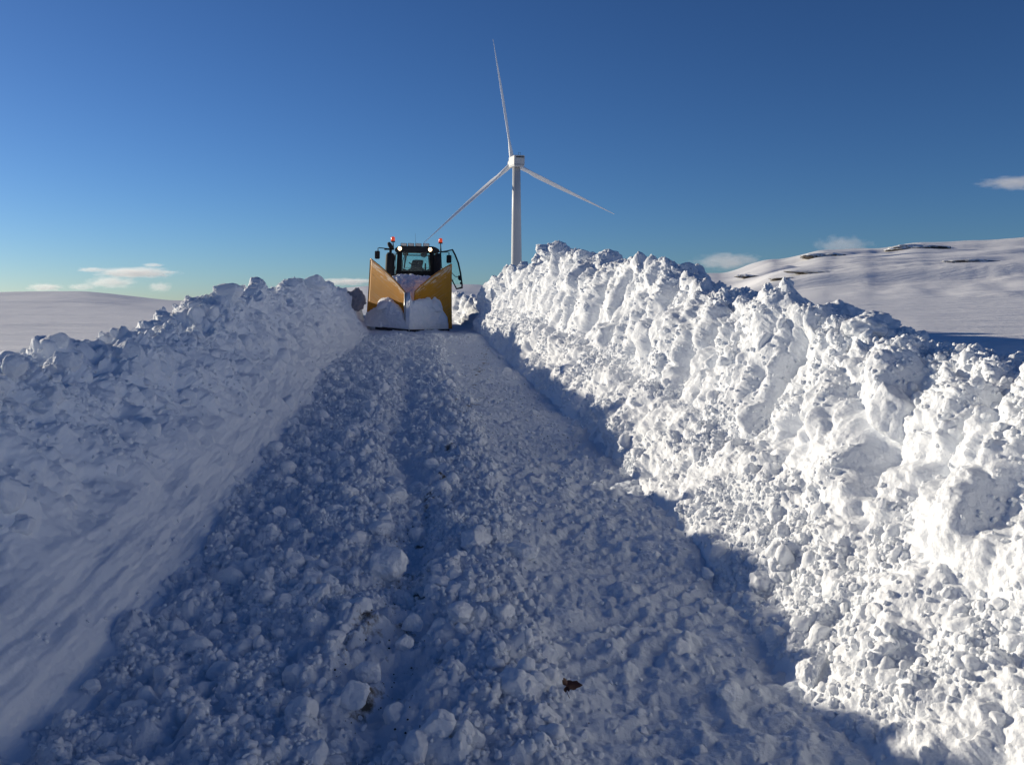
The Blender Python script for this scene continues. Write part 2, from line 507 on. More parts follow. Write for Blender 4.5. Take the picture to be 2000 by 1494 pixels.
prof_l = [(-.30, -.04), (-.12, .03), (.08, .13), (.30, .32), (.52, .56), (.72, .78), (.88, .93), (1.0, 1.0), (1.25, .98), (1.6, .78), (2.0, .45), (2.4, .0)]
P, q, hgt, YY = bank(-1, LB, prof_l, 900, 480, 2)
N = sheet_normals(P)
if N[300, 200, 0] < 0: N = -N
face = smooth(-.1, .15, q) * (1 - smooth(1.4, 2.0, q))
crest = smooth(.74, .95, q) * (1 - smooth(1.7, 2.4, q))
mid = smooth(.30, .52, q + .10 * fbm(P, .9, 2, 170)) * (1 - smooth(.9, 1.0, q))
skew = P.copy(); skew[..., 1] += P[..., 2] * .5
D = face * (.13 * smooth(.1, .5, q) + .05) * fbm(P, 1.0, 3, 141)
D += mid * (.05 * fbm(skew * np.array([1, .9, .6]), .4, 4, 143))
# drift slabs and scrape lines low on the face
D += (1 - smooth(.3, .5, q)) * smooth(-.25, -.05, q) * (.035 * fbm(np.stack([q * 1.2, YY * .12, 0 * q], -1), .12, 4, 145))
warp = P + .05 * np.stack([perlin(P, .2, 150), perlin(P, .2, 151), perlin(P, .2, 152)], -1)
patch = smooth(-.2, .25, fbm(P, .8, 2, 157))
rr = np.clip(crest + mid * (.18 + .5 * patch), 0, 1)
D += face * .26 * blocks(skew, .6, 159) * (.45 + .6 * crest) * smooth(.3, .55, q)
D += rr * (.080 * billow(warp, .42, 5, 161) + .34 * .30 * lumps(warp, .30, 160, .22) + .38 * .15 * lumps(warp, .15, 162, .35) + .45 * .08 * lumps(warp, .08, 163, .5) + .4 * .04 * lumps(warp, .04, 164, .6))
D += crest * (.20 * np.clip(fbm(P, .8, 3, 166), -.3, 1) + .35 * .5 * lumps(P, .5, 167, .25))
D += (.004 + .015 * smooth(.25, .5, q + .12 * fbm(P, .8, 2, 169))) * fbm(warp, .12, 4, 168, .6)
P = P + N * D[..., None]
LBANK = P; LN = N; LQ = q
tag(np_mesh('snow_bank_left', P.reshape(-1, 3), grid_faces(*q.shape)[:, ::-1], M_SNOWF), kind='structure')

# ------------------------------------------------------------------ snowfields and hills, one sheet out to the horizon
#   columns: bearing as x/y of the view;  rows: distance;  values: height over distance
BX = np.array([-.60, -.50, -.36, -.25, -.16, -.06, 0, .12, .235, .30, .36, .41, .47, .53, .60])
RS = np.array([3, 8, 14, 20, 40, 90, 150, 157, 300, 450])
PYT = {  # apparent height (a drop of 1 in 1700) per distance for each bearing
    -.60: [1100, 745, 690, 668, 632, 612, 603, 602, 583, 571],
    -.50: [1100, 745, 690, 668, 632, 612, 602, 601, 582, 570],
    -.36: [1100, 745, 690, 668, 632, 612, 606, 605, 594, 587],
    -.25: [1100, 745, 690, 668, 630, 608, 600, 599, 585, 574],
    -.16: [1100, 745, 690, 668, 625, 600, 590, 589, 570, 558],
    -.06: [1100, 745, 690, 668, 620, 595, 585, 584, 566, 556],
    0:    [1100, 745, 690, 660, 620, 600, 590, 589, 570, 560],
    .12:  [1100, 735, 680, 645, 615, 590, 575, 574, 560, 550],
    .235: [1100, 720, 672, 645, 612, 577, 556, 554, 544, 533],
    .30:  [1100, 730, 700, 662, 612, 572, 545, 541, 526, 509],
    .36:  [1100, 732, 705, 664, 611, 562, 532, 524, 508, 491],
    .41:  [1100, 728, 700, 652, 611, 558, 530, 520, 502, 487],
    .47:  [1100, 728, 698, 647, 611, 554, 528, 520, 492, 476],
    .53:  [1100, 728, 696, 648, 611, 550, 526, 515, 490, 474],
    .60:  [1100, 728, 696, 650, 611, 548, 524, 516, 486, 465]}
TAB = np.array([PYT[b] for b in BX])
az = np.concatenate([np.linspace(-180, -40, 60)[:-1], np.linspace(-40, 40, 1000), np.linspace(40, 180, 60)[1:]])
rr_ = np.concatenate([np.exp(np.linspace(math.log(2), math.log(500), 620)), np.exp(np.linspace(math.log(520), math.log(16000), 50))])
AZ, RR = np.meshgrid(np.radians(az), rr_, indexing='ij')
b = np.tan(np.clip(AZ, R(-31), R(31)))
wob = 1 + .10 * fbm(np.stack([AZ * 9, np.log(RR) * 2, 0 * AZ], -1), 1.0, 3, 201)
Rw = np.where(RR > 60, RR * wob, RR)
bi = np.clip(np.searchsorted(BX, b) - 1, 0, len(BX) - 2)
bt = np.clip((b - BX[bi]) / (BX[bi + 1] - BX[bi]), 0, 1); bt = bt * bt * (3 - 2 * bt)
ri = np.clip(np.searchsorted(RS, Rw) - 1, 0, len(RS) - 2)
rt = np.clip((np.log(Rw) - np.log(RS[ri])) / (np.log(RS[ri + 1]) - np.log(RS[ri])), 0, 1)
PY = (TAB[bi, ri] * (1 - rt) + TAB[bi, ri + 1] * rt) * (1 - bt) + (TAB[bi + 1, ri] * (1 - rt) + TAB[bi + 1, ri + 1] * rt) * bt
Zt = RR * np.cos(np.clip(AZ, R(-31), R(31))) * (600 - PY) / 1700
over = np.clip(RR - 450, 0, None)
Ztop = 450 * np.cos(np.clip(AZ, R(-31), R(31))) * (600 - PY) / 1700
Zt = np.where(RR > 450, Ztop * np.exp(-over / 900) - over * .012 * np.exp(-over / 4000), Zt)
XX = RR * np.sin(AZ); YY = RR * np.cos(AZ)
G = np.stack([XX, YY, 0 * XX], -1)
Zt += smooth(12, 30, RR) * (.05 * fbm(G * np.array([.4, 1.5, 1]), 3.0, 4, 211)) + smooth(40, 120, RR) * (.5 * fbm(G * np.array([.5, 1.3, 1]), 30, 4, 213))
# broken ledges on the right-hand hill
led = smooth(.24, .32, b) * smooth(60, 110, RR)
Zt += led * 1.7 * smooth(.0, .10, perlin(G * np.array([.35, 1, 1]), 42, 221)) * smooth(-.1, .3, perlin(G, 70, 222))
Zt += led * .5 * smooth(.0, .06, perlin(G * np.array([.3, 1, 1]), 18, 223)) * smooth(.0, .2, perlin(G, 45, 224))
Zt += smooth(.24, .32, b) * np.exp(-((RR - 92) / 14) ** 2) * .5 * np.clip(billow(G * np.array([.35, 1, 1]), 9, 4, 225), 0, 1)
# a drift lip along the field edge behind the right bank
lipY = 15.6 + .5 * perlin(G, 6, 231) + .12 * perlin(G, 1.2, 232)
Zt -= smooth(.36, .44, b) * 1.0 * (1 - smooth(-1.5, 0, YY - lipY)) * (YY < 20)
# keep the ground under the road, the banks and the cut
inc = smooth(4.2, 2.4, np.abs(XX - (xL(YY) + xR(YY)) / 2) - 2.0) * smooth(66, 52, YY)
floor_ = zR(YY) - .45
Zt = np.where(YY < 66, Zt * (1 - inc) + np.minimum(Zt, floor_) * inc, Zt)
near = smooth(9, 5, RR)
Zt = Zt * (1 - near) + np.minimum(Zt, -1.0 - 1.4 * inc) * near
TER = np.stack([XX, YY, Zt], -1)
tag(np_mesh('snowy_ground', TER.reshape(-1, 3), grid_faces(*AZ.shape)[:, ::-1], M_FIELD), kind='structure')

# ------------------------------------------------------------------ snow clods
def ico(sub):
    import bmesh
    bm = bmesh.new(); bmesh.ops.create_icosphere(bm, subdivisions=sub, radius=1)
    V = np.array([v.co[:] for v in bm.verts]); F = np.array([[v.index for v in f.verts] for f in bm.faces]); bm.free()
    return V, F
ICO = {s: ico(s) for s in (2, 3, 4, 5)}

def clod(sub, seed, cuts=7, rough=.22):
    """a broken lump: a ball cut by random planes and roughened"""
    rng = np.random.RandomState(seed)
    V, F = ICO[sub]; V = V.copy()
    V *= rng.uniform(.75, 1.2, 3)
    for k in range(cuts):
        n = rng.normal(size=3); n /= np.linalg.norm(n)
        d = rng.uniform(.45, .85)
        h = V @ n - d
        V -= np.where(h > 0, h * .88, 0)[:, None] * n
    nn = V / (np.linalg.norm(V, axis=1, keepdims=True) + 1e-9)
    D = rough * .5 * fbm(V + seed * 3.1, .9, 3, seed)
    if sub >= 4: D = D + rough * .35 * lumps(V + seed, .45, seed, .6) + rough * .12 * fbm(V, .2, 2, seed + 3)
    if sub >= 5: D = D + rough * .25 * lumps(V + seed, .18, seed + 8, .6)
    return V + nn * D[:, None], F

rng = np.random.RandomState(7)
CL = {s: [clod(s, 100 + k, 6, .40) for k in range(14)] for s in (2, 3, 4)}

def scatter(name, pts, sizes, mat, label):
    Vs = []; Fs = []; off = 0
    d = np.linalg.norm(pts, axis=1)
    pix = sizes / d * 870
    lod = np.where(pix > 11, 4, np.where(pix > 3.5, 3, 2))
    for sub in (2, 3, 4):
        sel = np.where(lod == sub)[0]
        kinds = rng.randint(0, 14, len(sel))
        for k in range(14):
            s = sel[kinds == k]
            if len(s) == 0: continue
            V, F = CL[sub][k]
            q = rng.normal(size=(len(s), 4)); q /= np.linalg.norm(q, axis=1, keepdims=True)
            w, x, y, z_ = q.T
            Rm = np.stack([1 - 2 * (y * y + z_ * z_), 2 * (x * y - z_ * w), 2 * (x * z_ + y * w),
                           2 * (x * y + z_ * w), 1 - 2 * (x * x + z_ * z_), 2 * (y * z_ - x * w),
                           2 * (x * z_ - y * w), 2 * (y * z_ + x * w), 1 - 2 * (x * x + y * y)], -1).reshape(-1, 3, 3)
            W = np.einsum('nij,vj->nvi', Rm, V) * sizes[s][:, None, None] + pts[s][:, None, :]
            Vs.append(W.reshape(-1, 3))
            Fs.append((F[None] + (np.arange(len(s)) * len(V))[:, None, None]).reshape(-1, 3) + off)
            off += len(s) * len(V)
    o = np_mesh(name, np.concatenate(Vs), np.concatenate(Fs), mat)
    return tag(o, label, 'snow rubble', kind='stuff')

def pick(P, wgt, n):
    """random points of a sheet, chosen by weight x area"""
    du = np.linalg.norm(np.diff(P, axis=0)[:, :-1], axis=-1); dv = np.linalg.norm(np.diff(P, axis=1)[:-1], axis=-1)
    A = (du * dv * wgt[:-1, :-1]).ravel(); A = A / A.sum()
    idx = rng.choice(A.size, n, p=A)
    i, j = np.unravel_index(idx, (P.shape[0] - 1, P.shape[1] - 1))
    return i, j

# on the road
Tt = np.broadcast_to(np.linspace(-.16, 1.16, 560), ROADP.shape[:2])
Yr = ROADP[..., 1]
w = (1 - smooth(.60, .70, Tt) * .93) * smooth(-.05, .06, Tt) * (1 - smooth(.98, 1.05, Tt)) * (1 - .65 * np.exp(-((Tt - .40) / .05) ** 2))
w = w * np.clip(.35 + fbm(ROADP, .8, 2, 301), .08, 1.4) * (Yr > 2) * (Yr < 30) / np.clip(Yr / 4, 1, 4)
i, j = pick(ROADP, w, 20000)
sz = np.clip(.0085 * (1 + rng.pareto(2.7, len(i))), .008, .06) * (1 + np.clip(Yr[i, j] / 14, 0, 1) * .8)
pts = ROADP[i, j] + np.stack([0 * sz, 0 * sz, sz * np.where(sz > .025, -.05, .3)], -1)
scatter('snow_rubble', pts, sz, M_CHUNK, 'loose broken snow clods strewn over the ploughed lane')
# on the right bank
w = (1 - smooth(.45, .62, RQ)) * smooth(-.05, .05, RQ) * 1.0 + smooth(.42, .62, RQ) * .28 + .8 * smooth(.9, 1.0, RQ) * (1 - smooth(1.4, 1.8, RQ))
Yb = RBANK[..., 1]
w = w * np.clip(.25 + 1.6 * fbm(RBANK, .6, 2, 303), .02, 2.0) * (Yb > 1.8) * (Yb < 34) * (RQ < 2.3) / np.clip(Yb / 4, 1, 4)
i, j = pick(RBANK, w, 22000)
sz = np.clip(.0085 * (1 + rng.pareto(2.7, len(i))), .008, .065) * (1 + np.clip(Yb[i, j] / 14, 0, 1) * .8)
pts = RBANK[i, j] + RN[i, j] * (sz * np.where(sz > .03, -.25, .15))[:, None]
scatter('snow_rubble', pts, sz, M_CHUNK, 'sunlit broken snow clods covering the right bank')
# on the left bank
w = .03 * smooth(-.2, .1, LQ) + .25 * smooth(.3, .6, LQ) + 1.0 * smooth(.75, .95, LQ) * (1 - smooth(1.6, 2.0, LQ))
Yb = LBANK[..., 1]
w = w * np.clip(.3 + 1.1 * fbm(LBANK, .7, 2, 305), .04, 1.5) * (Yb > 1.8) * (Yb < 34) / np.clip(Yb / 4, 1, 4)
i, j = pick(LBANK, w, 13000)
sz = np.clip(.009 * (1 + rng.pareto(2.3, len(i))), .010, .09) * (1 + np.clip(Yb[i, j] / 14, 0, 1) * .8)
pts = LBANK[i, j] + LN[i, j] * (sz * np.where(sz > .03, -.2, .1))[:, None]
scatter('snow_rubble', pts, sz, M_CHUNK, 'shaded broken snow clods along the top of the left bank')

# ------------------------------------------------------------------ single big lumps of snow
def snow_lump(loc, size, seed, label, cat='snow lump', group=None, rot=0.0, tilt=(0, 0), sub=5, rough=.30, cuts=6, mat=None, name='snow_lump'):
    V, F = clod(sub, seed, cuts, rough)
    V = V * np.array(size)
    M = np.array((Matrix.Rotation(rot, 3, 'Z') @ Matrix.Rotation(tilt[0], 3, 'X') @ Matrix.Rotation(tilt[1], 3, 'Y')))
    V = V @ M.T
    o = np_mesh(name, V, F, mat or M_CHUNK)
    o.location = loc
    return tag(o, label, cat, group)
GR = 'large snow lumps lying in the ploughed lane'
ROAD_LUMPS = [
    ((-.79, 5.45, -1.64), (.15, .14, .12), 503, 'biggest blocky snow lump in the lane, football-sized, at the head of the gritty wheel track'),
    ((-1.02, 7.42, -1.63), (.14, .12, .10), 511, 'pale snow lump straight up the lane behind the biggest blocky one'),
    ((.04, 3.86, -1.73), (.15, .15, .085), 523, 'wide low snow lump with the brown leaf at its right side'),
    ((-.71, 3.78, -1.74), (.075, .07, .065), 531, 'round snow lump near the bottom edge, left of the wide low lump'),
    ((-.56, 4.64, -1.73), (.078, .06, .045), 541, 'flat-topped snow lump lying on the grit patch'),
    ((-.29, 4.58, -1.66), (.085, .09, .06), 547, 'smooth slanted snow lump just right of the grit patch'),
    ((-.55, 4.33, -1.72), (.042, .04, .045), 557, 'small upright snow lump in the middle of the grit patch'),
    ((-.68, 4.03, -1.74), (.065, .06, .055), 563, 'fist-sized snow lump below the grit patch'),
    ((-.90, 4.32, -1.68), (.062, .06, .05), 571, 'pale snow lump left of the grit patch'),
    ((-.97, 6.4, -1.64), (.09, .08, .06), 577, 'snow lump between the biggest blocky lump and the pale one behind it'),
    ((.07, 5.85, -1.66), (.12, .10, .07), 587, 'lump of snow on the ridge where the lane rubble meets the scraped strip'),
    ((-.25, 5.98, -1.63), (.15, .12, .07), 593, 'broad rounded snow lump in the middle of the lane rubble ridge'),
    ((1.42, 3.98, -1.70), (.088, .09, .10), 601, 'shaded snow lump at the foot of the sunlit bank, low right'),
    ((1.00, 3.88, -1.76), (.075, .07, .05), 607, 'lone snow lump on the scraped strip, lower right'),
]
for loc, size, seed, lab in ROAD_LUMPS:
    snow_lump(loc, size, seed, lab, group=GR, rot=seed % 7)
GB = 'snow blocks on top of and in the right bank'
snow_lump((2.80, 6.75, -.15), (.21, .20, .14), 614, 'square-sided snow block standing on the crest of the right bank', 'snow block', GB, cuts=8, rough=.5)
snow_lump((2.95, 7.75, -.07), (.24, .28, .15), 619, 'shaded round hump of snow on the bank crest behind the square block', 'snow block', GB, rough=.4)
snow_lump((2.40, 5.33, -.68), (.20, .22, .26), 631, 'biggest snow boulder in the right bank, below a deep shaded gully', 'snow block', GB, rough=.22, cuts=9)
snow_lump((1.83, 7.03, -1.22), (.14, .13, .13), 641, 'bluish icy lump with a worn face, low in the right bank', 'snow block', GB, rough=.2)
snow_lump((2.08, 5.58, -1.05), (.11, .10, .10), 643, 'smooth pale lump lodged under the biggest snow boulder', 'snow block', GB, rough=.16)
snow_lump((1.98, 6.28, -1.16), (.12, .12, .11), 647, 'rounded lump between the icy lump and the smooth pale one', 'snow block', GB)
snow_lump((.97, 21.9, 1.34), (.34, .3, .28), 653, 'jagged snow block at the highest point of the bank, nearest to the turbine tower', 'snow block', GB, rough=.55)
snow_lump((2.00, 17.7, .97), (.26, .25, .24), 660, 'pointed snow block on the crest, second peak right of the turbine tower', 'snow block', GB, rough=.55)
snow_lump((1.51, 18.4, 1.02), (.28, .25, .18), 661, 'wide snow block on the crest between the two highest peaks', 'snow block', GB)
snow_lump((2.41, 12.0, .52), (.16, .15, .12), 673, 'snow block on the crest halfway along the right bank', 'snow block', GB)
GL = 'snow blocks along the left bank'
snow_lump((-4.03, 7.72, -.33), (.15, .10, .11), 677, 'leaning slab of snow with a sharp top on the near end of the left bank', 'snow block', GL, rot=.3, tilt=(0, -.5), cuts=10, rough=.15)
snow_lump((-3.50, 6.12, -.42), (.10, .10, .12), 683, 'pale snow peak at the left edge of the picture', 'snow block', GL, rough=.2)
snow_lump((-3.66, 8.32, -.46), (.17, .15, .15), 691, 'smooth-faced snow boulder on the left bank, right of the leaning slab', 'snow block', GL, cuts=8, rough=.14)
snow_lump((-3.88, 8.5, -.25), (.05, .05, .055), 701, 'small snow cube perched on the smooth-faced boulder', 'snow block', GL, sub=4)
snow_lump((-3.48, 8.17, -.68), (.10, .08, .045), 709, 'flat snow slab below the smooth-faced boulder', 'snow block', GL, sub=4, tilt=(.2, .3))
snow_lump((-4.25, 9.95, -.34), (.22, .17, .11), 719, 'flat-topped snow slab on the left bank where the open field meets it', 'snow block', GL, cuts=9, rough=.18)
snow_lump((-3.7, 7.25, -.47), (.14, .13, .14), 727, 'rounded snow block in front of the leaning slab', 'snow block', GL, cuts=8)
snow_lump((-4.45, 13.6, .2), (.28, .22, .16), 733, 'wide snow block where the left bank starts to rise', 'snow block', GL)
snow_lump((-5.7, 25.0, .68), (.36, .35, .24), 739, 'snow block on the highest point of the left bank', 'snow block', GL)

M_DARK_SNOW = snow_mat('dark_grey_snow', base=(.27, .26, .29))  # much darker grey base colour, for the one clod beside the plough
snow_lump((-5.98, 33.4, .16), (.42, .5, .52), 744, 'dark grey clod at the end of the left bank, beside the plough', 'snow block', GL, mat=M_DARK_SNOW, rough=.6, cuts=8)
snow_lump((-6.35, 33.0, .10), (.40, .5, .55), 751, 'snow block just left of the dark grey clod', 'snow block', GL)

# brown dead leaf
M_LEAF = simple('dead_leaf', (.07, .022, .012), .6, wear=.6, scale=60, wear_col=(.03, .012, .008))
lf = empty('leaf', (.245, 3.76, -1.685), (R(62), R(20), R(25)))
tag(lf, 'brown curled dead leaf against the wide low snow lump', 'leaf')
V = []; n = 40
for ring in range(7):
    s = ring / 6
    for k in range(n):
        a = 2 * math.pi * k / n
        r = .030 + .014 * math.cos(a - .6) + .010 * math.sin(3 * a + 1) + .004 * math.sin(13 * a) + .003 * math.sin(21 * a)
        x = r * s * math.cos(a); y = r * s * math.sin(a) * .9
        V.append((x, y, 14 * x * x + .008 * math.sin(4 * a) * s - 9 * y * abs(y) + .004 * math.sin(120 * x)))
lo = np_mesh('blade', np.array(V), grid_faces(7, n, True), M_LEAF, lf)
sm = lo.modifiers.new('thickness', 'SOLIDIFY'); sm.thickness = .0012
MB().tube([(0, -.018, -.001), (.004, -.035, .004), (.010, -.052, .012)], .0013, 6).build('stem', M_LEAF, lf)

# grit and crumbs of earth in the wheel track
Vs = []; Fs = []; off = 0
rg = np.random.RandomState(31)
VG, FG = clod(2, 900, 6, .2)
for k in range(300):
    yy = 3.6 + 3.2 * rg.rand() ** 1.2; xx = -.66 + .13 * rg.normal() - .04 * (yy - 4)
    if k % 14 == 0: xx = rg.uniform(-1.2, .6)
    iy = np.searchsorted(ROADP[:, 280, 1], yy); ix = np.argmin(np.abs(ROADP[iy, :, 0] - xx))
    r = .002 + .005 * rg.rand() ** 3 + (.004 if k % 61 == 0 else 0)
    Vs.append(VG * r * rg.uniform(.6, 1.2, 3) + ROADP[iy, ix] + np.array([0, 0, r * .5])); Fs.append(FG + off); off += len(VG)
M_GRIT = simple('grit', (.075, .06, .048), .9, wear=.5, scale=30)
tag(np_mesh('grit', np.concatenate(Vs), np.concatenate(Fs), M_GRIT), 'dark grit showing in the wheel track', 'grit', kind='stuff')

# rock outcrops on the hill
def rock_mat():
    m, n, out = new_mat('snow_dusted_rock')
    b = n.nodes.new('ShaderNodeBsdfPrincipled'); b.inputs['Roughness'].default_value = .9
    g = n.nodes.new('ShaderNodeNewGeometry'); sx = n.nodes.new('ShaderNodeSeparateXYZ'); n.links.new(g.outputs['Normal'], sx.inputs[0])
    tc = n.nodes.new('ShaderNodeTexCoord')
    nz = n.nodes.new('ShaderNodeTexNoise'); nz.inputs['Scale'].default_value = .9; nz.inputs['Detail'].default_value = 8
    n.links.new(tc.outputs['Object'], nz.inputs['Vector'])
    ad = n.nodes.new('ShaderNodeMath'); ad.operation = 'ADD'; n.links.new(sx.outputs['Z'], ad.inputs[0]); n.links.new(nz.outputs[0], ad.inputs[1])
    rp = n.nodes.new('ShaderNodeValToRGB'); rp.color_ramp.elements[0].position = .66; rp.color_ramp.elements[1].position = .80
    rp.color_ramp.elements[0].color = (.10, .085, .075, 1); rp.color_ramp.elements[1].color = (.80, .81, .83, 1)
    n.links.new(ad.outputs[0], rp.inputs[0]); n.links.new(rp.outputs[0], b.inputs['Base Color'])
    bp = n.nodes.new('ShaderNodeBump'); bp.inputs['Strength'].default_value = .8; bp.inputs['Distance'].default_value = .4
    n.links.new(nz.outputs[0], bp.inputs['Height']); n.links.new(bp.outputs[0], b.inputs['Normal'])
    n.links.new(b.outputs[0], out.inputs[0])
    return m
M_ROCK = rock_mat()
GRK = 'rock outcrops on the right-hand hill'
for loc, size, seed, lab in [
    ((106.4, 296, 16.9), (9, 5, 1.3), 801, 'dark rock outcrop on the hill skyline, left of the two skyline ones'),
    ((137.7, 296, 19.2), (13, 6, 1.9), 809, 'long dark rock outcrop on the hill skyline, right of the two skyline ones'),
    ((46.5, 89, 4.5), (3.2, 1.5, .34), 811, 'low dark rock ledge halfway up the hill near the right edge'),
    ((32.2, 91.3, 3.55), (4.2, 2.4, .36), 821, 'long low rock ledge halfway up the hill, below the left skyline outcrop'),
    ((38.5, 89.5, 3.92), (2.0, 1.6, .24), 823, 'small rock ledge between the two longer ledges halfway up the hill'),
    ((27.2, 87, 2.75), (1.7, 1.4, .24), 827, 'leftmost small rock ledge poking out behind the snow bank'),
    ((48.0, 178.3, 6.2), (3.2, 1.8, .5), 829, 'dark rocks at the left end of the hill, just above the bank crest')]:
    snow_lump(loc, size, seed, lab, 'rock outcrop', GRK, sub=5, rough=.5, cuts=8, mat=M_ROCK, name='rock_outcrop')


# ------------------------------------------------------------------ wind turbine
M_TW = simple('turbine_white', (.50, .51, .52), .5, wear=.2, scale=.3)
M_BL = simple('blade_white', (.86, .87, .88), .4, wear=.05, scale=.3)
M_DK = simple('dark_grille', (.05, .055, .06), .6)
TX, TY, HZ = 1.6, 320.0, 52.2
BASE = -9.0
tur = empty('wind_turbine', (TX, TY, BASE))
tag(tur, 'white three-bladed wind turbine standing behind the right snow bank', 'wind turbine')
mb = MB()
hh = HZ - BASE
mb.lathe((0, 0, 0), (0, 0, 1), [(0, 2.2), (6, 2.12), (6.05, 2.14), (hh * .35, 1.97), (hh * .35 + .1, 1.99), (hh * .7, 1.65), (hh * .7 + .1, 1.67), (hh - 2.1, 1.42)], 40)
mb.build('tower', M_TW, tur, smooth=True)
YAW = R(-13)       # rotor looks away from the camera and a little to the left
ax = Vector((math.sin(YAW), math.cos(YAW), .07)).normalized()       # towards the rotor
Mn = Matrix.Translation((0, 0, hh)) @ Matrix.Rotation(-YAW, 4, 'Z') @ Matrix.Rotation(R(4), 4, 'X')
mb = MB()
mb.prism([Mn @ Vector((x, -4.6, z_)) for x, z_ in ((-1.75, -1.9), (1.75, -1.9), (1.95, -1.2), (1.95, 1.75), (1.7, 2.0), (-1.7, 2.0), (-1.95, 1.75), (-1.95, -1.2))],
         Mn.to_3x3() @ Vector((0, 8.6, 0)))
nac = mb.build('nacelle', M_TW, tur, bevel=.12)
MB().box((.25, -4.62, 1.35), (3.0, .12, .45), Mn).build('vent', M_DK, nac)
MB().box((0, -4.64, -1.25), (3.3, .08, .10), Mn).build('seam', M_DK, nac)
mb = MB()
for x in (-.2, .5): mb.tube([Mn @ Vector((x, -3.9, 1.9)), Mn @ Vector((x, -3.9, 3.0))], .05, 6)
mb.box((.15, -3.9, 2.9), (.9, .08, .08), Mn)
mb.build('wind_vane', M_DK, nac)
hub_c = Vector((0, 0, hh)) + ax * 6.0
mb = MB()
mb.lathe(hub_c - ax * 2.0, ax, [(0, 1.5), (.3, 1.75), (2.6, 1.75), (3.6, 1.3), (4.1, .6), (4.25, .05)], 28)
mb.build('hub', M_TW, tur, smooth=True)
e1 = ax.cross(Vector((0, 0, 1))).normalized() * 1.0
if e1.x < 0: e1 = -e1
e2 = e1.cross(ax).normalized()
if e2.z < 0: e2 = -e2
def blade(ang, L=44.0):
    d = e1 * math.cos(ang) + e2 * math.sin(ang)      # along the blade
    c = ax.cross(d).normalized()                     # chord in the rotor plane
    n = 30; m = 18
    V = []
    for i in range(n):
        s = i / (n - 1)
        r = 1.2 + s * (L - 1.2)
        if s < .04: ch, th = 1.7, 1.7
        elif s < .2:
            u = (s - .04) / .16; u = u * u * (3 - 2 * u); ch = 1.7 + u * .95; th = 1.7 - u * .95
        else:
            u = (s - .2) / .8; ch = 2.45 * (1 - u) ** 1.35 + .22; th = .75 * (1 - u) ** 1.1 + .05
        tw = R(58) * (1 - s) ** 1.6 + R(24)          # feathered
        cd = c * math.cos(tw) + ax * math.sin(tw)
        nd = -c * math.sin(tw) + ax * math.cos(tw)
        ctr = hub_c + d * r + ax * (1.0 * s * s)
        for k in range(m):
            a = 2 * math.pi * k / m
            x = math.cos(a); y = math.sin(a)
            fl = min(1, max(0, (s - .04) / .16))
            xo = x * .5 * ch + fl * ch * .18
            yo = y * .5 * th * (1 - fl * .55 * (1 + x) * .5)
            V.append(ctr + cd * xo + nd * yo)
    F = grid_faces(n, m, closed=True)
    o = np_mesh('blade', np.array([v[:] for v in V]), F, M_BL, tur)
    return o
for a in (100.2, 222.0, 336.8): blade(R(a))

# ------------------------------------------------------------------ tractor with a V snow plough
M_YEL = simple('plough_paint', (.60, .25, .025), .42, wear=.5, scale=4, wear_col=(.30, .12, .02), coat=.2)
M_STEEL = simple('worn_steel', (.50, .50, .50), .38, metal=.7, wear=.5, scale=14, wear_col=(.2, .17, .14))
M_EDGE = simple('cutting_edge_steel', (.03, .03, .035), .5, metal=.3)
M_BLK = simple('black_plastic', (.010, .010, .012), .8)
M_BODY = simple('body_paint', (.015, .016, .018), .6)
M_TYRE = simple('tyre_rubber', (.02, .02, .021), .85, wear=.4, scale=5, wear_col=(.5, .52, .55))
M_CHR = simple('lamp_reflector', (.40, .41, .43), .18, metal=.9)
M_LENS = simple('lamp_glass', (.55, .58, .60), .12)
M_LIT = simple('lit_lamp', (1, .9, .7), .3, emit=7, emit_col=(1.0, .66, .34))
M_BEACON = simple('beacon_lens', (.75, .06, .02), .2, emit=.35, emit_col=(1, .10, .03), wear=.01)
M_SEAT = simple('seat_cloth', (.02, .02, .022), .9)
def glass_mat():
    m, n, out = new_mat('tinted_glass')
    t = n.nodes.new('ShaderNodeBsdfTransparent'); t.inputs[0].default_value = (.86, .97, .955, 1)
    g = n.nodes.new('ShaderNodeBsdfGlossy'); g.inputs['Roughness'].default_value = .03
    tc = n.nodes.new('ShaderNodeTexCoord')
    nz = n.nodes.new('ShaderNodeTexNoise'); nz.inputs['Scale'].default_value = 2.5; nz.inputs['Detail'].default_value = 5
    n.links.new(tc.outputs['Object'], nz.inputs['Vector'])
    d = n.nodes.new('ShaderNodeBsdfDiffuse'); d.inputs[0].default_value = (.40, .58, .60, 1)
    ml = n.nodes.new('ShaderNodeMapRange'); ml.inputs[1].default_value = .4; ml.inputs[2].default_value = .8; ml.inputs[3].default_value = .04; ml.inputs[4].default_value = .14
    n.links.new(nz.outputs[0], ml.inputs[0])
    m1 = n.nodes.new('ShaderNodeMixShader'); n.links.new(ml.outputs[0], m1.inputs[0]); n.links.new(t.outputs[0], m1.inputs[1]); n.links.new(d.outputs[0], m1.inputs[2])
    fr = n.nodes.new('ShaderNodeFresnel'); fr.inputs[0].default_value = 1.35
    m2 = n.nodes.new('ShaderNodeMixShader'); n.links.new(fr.outputs[0], m2.inputs[0]); n.links.new(m1.outputs[0], m2.inputs[1]); n.links.new(g.outputs[0], m2.inputs[2])
    n.links.new(m2.outputs[0], out.inputs[0])
    return m
M_GLASS = glass_mat()
TM = Matrix.Rotation(R(6.6), 4, 'Z') @ Matrix.Rotation(R(1.8), 4, 'X') @ Matrix.Rotation(R(2.3), 4, 'Y')
TO = Vector((-3.89, 32.95, -.91))
TS = 1.046
trac = empty('snow_plough_tractor', TO, TM.to_euler())
